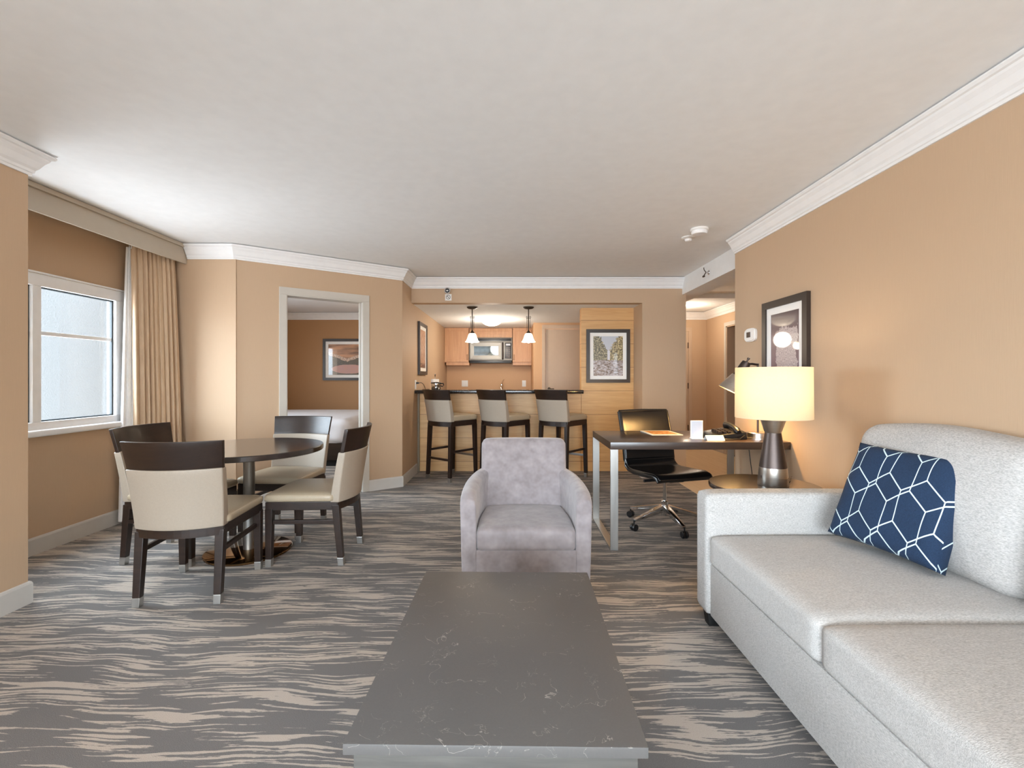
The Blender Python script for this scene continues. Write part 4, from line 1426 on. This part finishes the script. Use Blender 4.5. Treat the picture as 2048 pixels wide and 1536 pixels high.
MB().box(sx_(0.965), sx_(1.90), sy_(0.42), sy_(2.30), 0.062, 0.318, 0.014).build('base', 'sofa_weave', t)
MB().box(sx_(1.84), sx_(1.965), sy_(0.30), sy_(2.42), 0.062, 0.74, 0.035, 4).build('back_frame', 'sofa_weave', t)
for y0, y1 in ((2.283, 2.425), (0.27, 0.412)):
    MB().soft(sx_(0.945), sx_(1.90), sy_(y0), sy_(y1), 0.062, 0.655, 0.030, 0.006, 14).build('arm', 'sofa_weave', t, angle=70)
for y0, y1 in ((1.468, 2.282), (0.652, 1.466)):
    MB().soft(sx_(0.952), sx_(1.86), sy_(y0), sy_(y1), 0.318, 0.462, 0.028, 0.022, 18).build('seat_cushion', 'sofa_seat_weave', t, angle=70)
for k, (y0, y1) in enumerate(((1.555, 2.375), (0.70, 1.553))):
    c = MB().soft(-0.115, 0.115, y0 - (y0 + y1) / 2, (y1 - y0) / 2, 0.0, 0.53, 0.075, 0.018, 20, fx=0.055)
    for v in c.bm.verts:
        z = v.co.z
        w = v.co.y
        v.co.x += 0.075 * (z / 0.53) + 0.008 * math.sin(9 * w + 3 * k) * (z / 0.5)
        v.co.z += 0.010 * math.sin(7 * w + 1 + k) * (z / 0.53)
        v.co.y += 0.012 * math.sin(11 * z + k)
        v.co += Vector((sx_(1.775), sy_((y0 + y1) / 2), 0.462))
        # keep clear of the wall behind
        v.co.x = min(v.co.x, sx_(1.968))
    c.build('back_cushion', 'sofa_weave', t, angle=80)
for x in (0.995, 1.86):
    for y in (2.34, 0.34):
        MB().leg((sx_(x), sy_(y), 0), (sx_(x), sy_(y), 0.066), 0.05, 0.065).build('foot', 'black_void', t)

# ---- navy throw cushion


def throw_pillow(size=0.44, thick=0.16, n=28):
    b2 = bmesh.new()
    uvl = b2.loops.layers.uv.new('UVMap')
    grids = []
    for s in (1, -1):
        g = []
        for j in range(n + 1):
            row = []
            for i in range(n + 1):
                u, v = -1 + 2 * i / n, -1 + 2 * j / n
                # pinch the middle of the edges a little so the corners poke out
                px = u * (1 - 0.045 * (1 - v * v) * abs(u) ** 3)
                py = v * (1 - 0.045 * (1 - u * u) * abs(v) ** 3)
                b = max(0.0, (1 - abs(u) ** 2.6) * (1 - abs(v) ** 2.6)) ** 0.42
                wob = 0.006 * math.sin(6 * u + 2 * v) * math.sin(5 * v + 1)
                z = s * (0.026 + (thick / 2 - 0.026) * b) + wob * b
                row.append(b2.verts.new((px * size / 2, py * size / 2, z)))
            g.append(row)
        grids.append(g)
    F = []
    for g, s in zip(grids, (1, -1)):
        for j in range(n):
            for i in range(n):
                q = (g[j][i], g[j][i + 1], g[j + 1][i + 1], g[j + 1][i])
                F.append((b2.faces.new(q if s > 0 else q[::-1]), 0))
    a, b = grids
    rim = [(0, i) for i in range(n)] + [(i, n) for i in range(n)] + [(n, n - i) for i in range(n)] + [(n - i, 0) for i in range(n)]
    for k in range(len(rim)):
        j0, i0 = rim[k]
        j1, i1 = rim[(k + 1) % len(rim)]
        F.append((b2.faces.new((b[j0][i0], b[j1][i1], a[j1][i1], a[j0][i0])), 1))
    for f, side in F:
        for lp in f.loops:
            c = lp.vert.co
            k = (c.z if side else 0.0)
            lp[uvl].uv = (c.x / size + 0.5 + k * 2, c.y / size + 0.5 + (0.0))
    bmesh.ops.recalc_face_normals(b2, faces=b2.faces[:])
    m = MB()
    m._merge(b2)
    return m


pw = thing('throw_pillow', 'navy throw pillow with white line pattern leaning on the sofa back', 'pillow', (1.612, 1.965, 0.705))
po = throw_pillow().build('pillow_cover', 'navy_lattice', pw, angle=80)
# local z = face normal; stand it up, lean it back against the cushion and roll it slightly
fn = Vector((-0.86, -0.24, 0.40)).normalized()
upv = Vector((0.38, 0.15, 0.9))
upv = (upv - fn * upv.dot(fn)).normalized()
xr = upv.cross(fn).normalized()
rot = Matrix((xr, upv, fn)).transposed().to_4x4()
rot = rot @ Matrix.Rotation(R(-4), 4, 'Z')
pw.rotation_euler = rot.to_euler()

# ------------------------------------------------------------------ side table and table lamp
t = thing('side_table', 'round dark side table behind the sofa arm, under the drum lamp', 'side table', (1.475, 2.755, 0))
MB().lathe([(0.0, 0.568), (0.285, 0.568), (0.298, 0.574), (0.300, 0.580), (0.300, 0.594), (0.296, 0.600), (0.0, 0.600)], 64, cap=False).build('tabletop', 'wenge_table', t)
MB().lathe([(0.026, 0.02), (0.026, 0.568)], 24).build('column', 'gunmetal', t)
MB().lathe([(0.0, 0), (0.20, 0), (0.20, 0.012), (0.03, 0.022), (0.0, 0.022)], 48, cap=False).build('base_plate', 'gunmetal', t)

t = thing('table_lamp', 'lit drum shade lamp with an hourglass metal base on the side table', 'lamp', (1.517, 2.735, 0.60))
MB().lathe([(0.0, 0.0), (0.080, 0.0), (0.082, 0.004), (0.074, 0.105), (0.0, 0.105)], 40, cap=False).build('base_ring', 'nickel', t)
MB().lathe([(0.073, 0.105), (0.043, 0.305), (0.0, 0.305)], 40).build('body', 'gunmetal', t)
MB().lathe([(0.043, 0.305), (0.046, 0.312), (0.070, 0.385), (0.066, 0.388), (0.0, 0.388)], 40).build('neck', 'nickel', t)
MB().lathe([(0.008, 0.388), (0.008, 0.50)], 12).build('stem', 'nickel', t)
MB().lathe([(0.202, 0.390), (0.200, 0.683), (0.1975, 0.683), (0.1995, 0.390)], 64, cap=False).build('lamp_shade', 'shade_linen', t)
sp = MB()
for k in range(3):
    a = 2 * PI * k / 3
    sp.tube([(0.0, 0, 0.50), (0.197 * math.cos(a), 0.197 * math.sin(a), 0.66)], 0.002, 6)
sp.build('shade_spider', 'nickel', t)
MB().lathe([(0.012, 0.44), (0.030, 0.49), (0.030, 0.52), (0.0, 0.545)], 16).build('bulb', 'lit_glass', t)
MB().box(-0.077, -0.062, -0.020, 0.010, 0.03, 0.06, 0.003).build('power_socket', 'black_plastic', t)
point_light('table_lamp_light', (1.517, 2.735, 1.18), 1.25, (1.0, 0.84, 0.64), 0.045)
c = thing('lamp_cord', 'thin dark cord lying across the side table from the drum lamp', 'cord', (1.60, 2.78, 0.603))
MB().tube([(0, 0, 0), (0.06, 0.03, 0), (0.10, 0.10, 0.0), (0.16, 0.18, 0)], 0.0028, 6).build('cable', 'gunmetal', c)

# ------------------------------------------------------------------ desk and what is on it
t = thing('desk', 'dark wood desk on square steel loop legs against the right wall', 'desk', (0.698, 3.334, 0))
DL, DD, DH = XR - 0.698 - 0.004, 0.735, 0.767
MB().box(0, DL, 0, DD, DH - 0.052, DH, 0.002).build('desktop', 'wenge_desk', t)
for x in (0.0, 1.16):
    l = MB()
    l.box(x, x + 0.055, 0.0, 0.016, 0.0, DH - 0.052, 0.001)
    l.box(x, x + 0.055, DD - 0.016, DD, 0.0, DH - 0.052, 0.001)
    l.box(x, x + 0.055, 0.0162, DD - 0.0162, 0.0, 0.014, 0.001)
    l.build('leg_frame', 'steel_leg', t, smooth=False)
MB().box(0.06, DL - 0.06, 0.30, 0.36, DH - 0.082, DH - 0.052).build('support_rail', 'black_plastic', t)

t = thing('desk_phone', 'black desk telephone with its handset on the right part of the desk', 'telephone', (1.615, 3.58, DH), R(4))
b = MB()
b.hexa([(-0.125, -0.10, 0), (0.125, -0.10, 0), (0.125, 0.10, 0), (-0.125, 0.10, 0)],
       [(-0.115, -0.095, 0.028), (0.12, -0.095, 0.052), (0.12, 0.095, 0.085), (-0.115, 0.095, 0.045)], 0.006)
b.build('base', 'black_plastic', t)
MB().tube([(0.06, -0.10, 0.050), (0.06, -0.075, 0.062), (0.06, -0.04, 0.080), (0.06, 0.04, 0.096), (0.06, 0.085, 0.092), (0.06, 0.10, 0.080)], [0.018, 0.026, 0.018, 0.018, 0.026, 0.018], 12).build('handset', 'black_plastic', t)
k = MB()
for i in range(3):
    for j in range(4):
        k.box(-0.08 + i * 0.035, -0.056 + i * 0.035, -0.075 + j * 0.032, -0.055 + j * 0.032, 0.040, 0.058 + 0.003 * j)
k.build('keypad', 'gunmetal', t)
MB().tube([(-0.11, -0.085, 0.02), (-0.10, -0.125, 0.006), (-0.02, -0.145, 0.006), (0.05, -0.13, 0.008), (0.10, -0.105, 0.03)], 0.004, 8).build('handset_cord', 'black_plastic', t)

t = thing('tabletop_sign', 'blank white upright sign standing on the desk', 'sign', (1.385, 3.53, DH), R(-3))
MB().box(-0.045, 0.045, -0.03, 0.03, 0, 0.006, 0.002).build('base', 'white_plastic', t)
MB().box(-0.046, 0.046, -0.005, 0.005, 0.004, 0.137, 0.004, 3).build('panel', 'white_plastic', t)
MB().box(-0.041, 0.041, -0.0062, -0.0045, 0.010, 0.132).build('sign_face', 'sign_face', t)
t = thing('folded_card', 'small white folded card between the upright sign and the telephone', 'card', (1.485, 3.455, DH))
f = MB()
f.hexa([(-0.065, -0.035, 0), (0.065, -0.035, 0), (0.065, -0.0335, 0), (-0.065, -0.0335, 0)], [(-0.065, 0.0, 0.035), (0.065, 0.0, 0.035), (0.065, 0.0015, 0.034), (-0.065, 0.0015, 0.034)])
f.hexa([(-0.065, 0.033, 0), (0.065, 0.033, 0), (0.065, 0.0345, 0), (-0.065, 0.0345, 0)], [(-0.065, 0.0, 0.034), (0.065, 0.0, 0.034), (0.065, 0.0015, 0.035), (-0.065, 0.0015, 0.035)])
f.build('card_stock', 'white_paper', t, smooth=False)
t = thing('menu_sheet', 'printed menu sheet lying flat near the far edge of the desk', 'menu', (1.235, 3.905, DH), R(2))
mo = MB().box(-0.125, 0.125, -0.155, 0.155, 0.0, 0.003).build('sheet', 'menu_print', t)
uv = mo.data.uv_layers.new(name='UVMap')
for lp in mo.data.loops:
    co = mo.data.vertices[lp.vertex_index].co
    uv.data[lp.index].uv = (co.x / 0.25 + 0.5, co.y / 0.31 + 0.5)

t = thing('desk_lamp', 'steel desk lamp with a tilted cone head, half hidden by the drum lamp', 'lamp', (1.86, 3.56, DH))
MB().lathe([(0.0, 0.0), (0.095, 0.0), (0.095, 0.008), (0.078, 0.010), (0.078, 0.042), (0.074, 0.046), (0.0, 0.046)], 40, cap=False).build('base', 'nickel', t)
MB().lathe([(0.0075, 0.046), (0.0075, 0.565)], 14).build('pole', 'gunmetal', t)
MB().tube([(0.0, 0, 0.555), (-0.05, -0.015, 0.562), (-0.10, -0.03, 0.560)], 0.008, 10).build('arm', 'gunmetal', t)
hm = Matrix.Translation((-0.10, -0.03, 0.575)) @ Matrix.Rotation(R(26), 4, 'Y') @ Matrix.Rotation(R(8), 4, 'X')
MB().lathe([(0.0, 0.006), (0.030, 0.0), (0.034, -0.02), (0.044, -0.125), (0.0, -0.125)], 32, cap=False, mtx=hm).build('head_neck', 'gunmetal', t)
MB().lathe([(0.040, -0.118), (0.050, -0.122), (0.092, -0.245), (0.088, -0.245), (0.047, -0.126)], 40, cap=False, mtx=hm).build('head_cone', 'nickel', t)
MB().lathe([(0.006, 0.0), (0.006, 0.022), (0.010, 0.024), (0.010, 0.034), (0.0, 0.036)], 12, mtx=hm).build('switch_knob', 'gunmetal', t)
bl = hm @ Vector((0, 0, -0.19))
MB().lathe([(0.0, -0.03), (0.022, -0.02), (0.026, 0.0), (0.014, 0.03), (0.0, 0.03)], 16, cap=False, mtx=Matrix.Translation(bl)).build('bulb', 'lit_glass', t)
tip = hm @ Vector((0, 0, -0.235))
sl = bpy.data.lights.new('desk_lamp_light', 'POINT')
sl.energy = 12.0
sl.color = (1.0, 0.58, 0.20)
sl.shadow_soft_size = 0.03
so = bpy.data.objects.new('desk_lamp_light', sl)
COL.objects.link(so)
so.location = (1.86 + tip.x, 3.56 + tip.y, DH + tip.z)

c = thing('phone_cord', 'thin dark cable hanging from the desk behind the side table', 'cord', (1.695, 3.60, 0))
MB().tube([(-0.02, -0.275, 0.715), (0.0, -0.277, 0.55), (0.01, -0.277, 0.30), (0.05, -0.20, 0.02), (0.15, -0.05, 0.006)], 0.003, 8).build('cable', 'black_plastic', c)

# ------------------------------------------------------------------ office chair
t = thing('office_chair', 'black leather swivel chair tucked under the desk', 'office chair', (1.27, 3.91, 0), R(17))
prof = [(-0.268, 0.425), (-0.25, 0.448), (-0.20, 0.458), (-0.05, 0.447), (0.10, 0.440), (0.165, 0.447), (0.205, 0.475), (0.225, 0.52), (0.238, 0.60), (0.262, 0.72), (0.298, 0.84), (0.325, 0.925)]


def shell(pr, hwid, th, edge):
    b2 = bmesh.new()
    rings = []
    for i, (y, z) in enumerate(pr):
        y0, z0 = pr[max(i - 1, 0)]
        y1, z1 = pr[min(i + 1, len(pr) - 1)]
        d = Vector((y1 - y0, z1 - z0)).normalized()
        nn = Vector((-d.y, d.x))
        r = []
        for k in range(13):
            u = -1 + 2 * k / 12
            dish = 0.010 * (1 - u * u)
            r.append(((u * hwid), y + nn.x * (th / 2 - dish), z + nn.y * (th / 2 - dish)))
        for k in range(13):
            u = 1 - 2 * k / 12
            r.append(((u * hwid), y - nn.x * th / 2, z - nn.y * th / 2))
        rings.append([b2.verts.new(p) for p in r])
    m = len(rings[0])
    for a, b in zip(rings, rings[1:]):
        for i in range(m):
            j = (i + 1) % m
            b2.faces.new((a[i], a[j], b[j], b[i]))
    b2.faces.new(rings[0])
    b2.faces.new(rings[-1][::-1])
    bmesh.ops.recalc_face_normals(b2, faces=b2.faces[:])
    es = [e for e in b2.edges if len(e.link_faces) == 2 and e.calc_face_angle(0) > 0.9]
    bmesh.ops.bevel(b2, geom=es, offset=edge, segments=3, profile=0.6, affect='EDGES')
    mb = MB()
    mb._merge(b2)
    return mb


shell(prof[:8], 0.243, 0.048, 0.014).build('seat', 'leather_black', t, angle=60)
shell(prof[7:], 0.240, 0.040, 0.012).build('backrest', 'leather_black', t, angle=60)
for s in (-1, 1):
    MB().tube([(s * 0.240, y, z) for y, z in prof], 0.0165, 10).build('edge_roll', 'leather_black', t)
MB().tube([(-0.24, 0.325, 0.925), (0, 0.328, 0.93), (0.24, 0.325, 0.925)], 0.017, 10).build('top_roll', 'leather_black', t)
m_ = MB()
m_.hexa([(-0.06, -0.16, 0.385), (0.06, -0.16, 0.385), (0.055, 0.10, 0.36), (-0.055, 0.10, 0.36)], [(-0.12, -0.20, 0.425), (0.12, -0.20, 0.425), (0.10, 0.14, 0.418), (-0.10, 0.14, 0.418)], 0.01)
m_.tube([(-0.05, -0.02, 0.388), (-0.21, -0.02, 0.385)], 0.012, 10)
m_.build('tilt_mechanism', 'black_plastic', t)
MB().lathe([(0.014, 0.20), (0.014, 0.37)], 20).build('gas_column', 'chrome', t)
MB().lathe([(0.028, 0.085), (0.028, 0.20), (0.024, 0.205), (0.0, 0.205)], 20).build('hub', 'chrome', t)
for k in range(5):
    a = R(18 + 72 * k + 27)
    ca, sa = math.cos(a), math.sin(a)
    lg = MB()
    pa, pb = Vector((0.025 * ca, 0.025 * sa, 0.145)), Vector((0.320 * ca, 0.320 * sa, 0.082))
    n_ = Vector((-sa, ca, 0))
    z_ = Vector((0, 0, 1))
    lg.hexa([pa - n_ * 0.024 - z_ * 0.028, pa + n_ * 0.024 - z_ * 0.028, pb + n_ * 0.016 - z_ * 0.010, pb - n_ * 0.016 - z_ * 0.010][::1],
            [pa - n_ * 0.024 + z_ * 0.028, pa + n_ * 0.024 + z_ * 0.028, pb + n_ * 0.016 + z_ * 0.010, pb - n_ * 0.016 + z_ * 0.010], 0.004)
    bmesh.ops.recalc_face_normals(lg.bm, faces=lg.bm.faces[:])
    lo = lg.build('base_leg', 'chrome', t)
    cx, cy = 0.325 * ca, 0.325 * sa
    w = MB()
    for s in (-1, 1):
        mt = Matrix.Translation((cx + n_.x * 0.014 * s, cy + n_.y * 0.014 * s, 0.028)) @ Matrix.Rotation(a, 4, 'Z') @ Matrix.Rotation(R(90), 4, 'X')
        w.lathe([(0.0, -0.010), (0.024, -0.010), (0.028, -0.006), (0.028, 0.006), (0.024, 0.010), (0.0, 0.010)], 20, cap=False, mtx=mt)
    w.lathe([(0.006, 0.03), (0.006, 0.085)], 8, (cx, cy, 0))
    w.build('caster', 'black_plastic', lo)
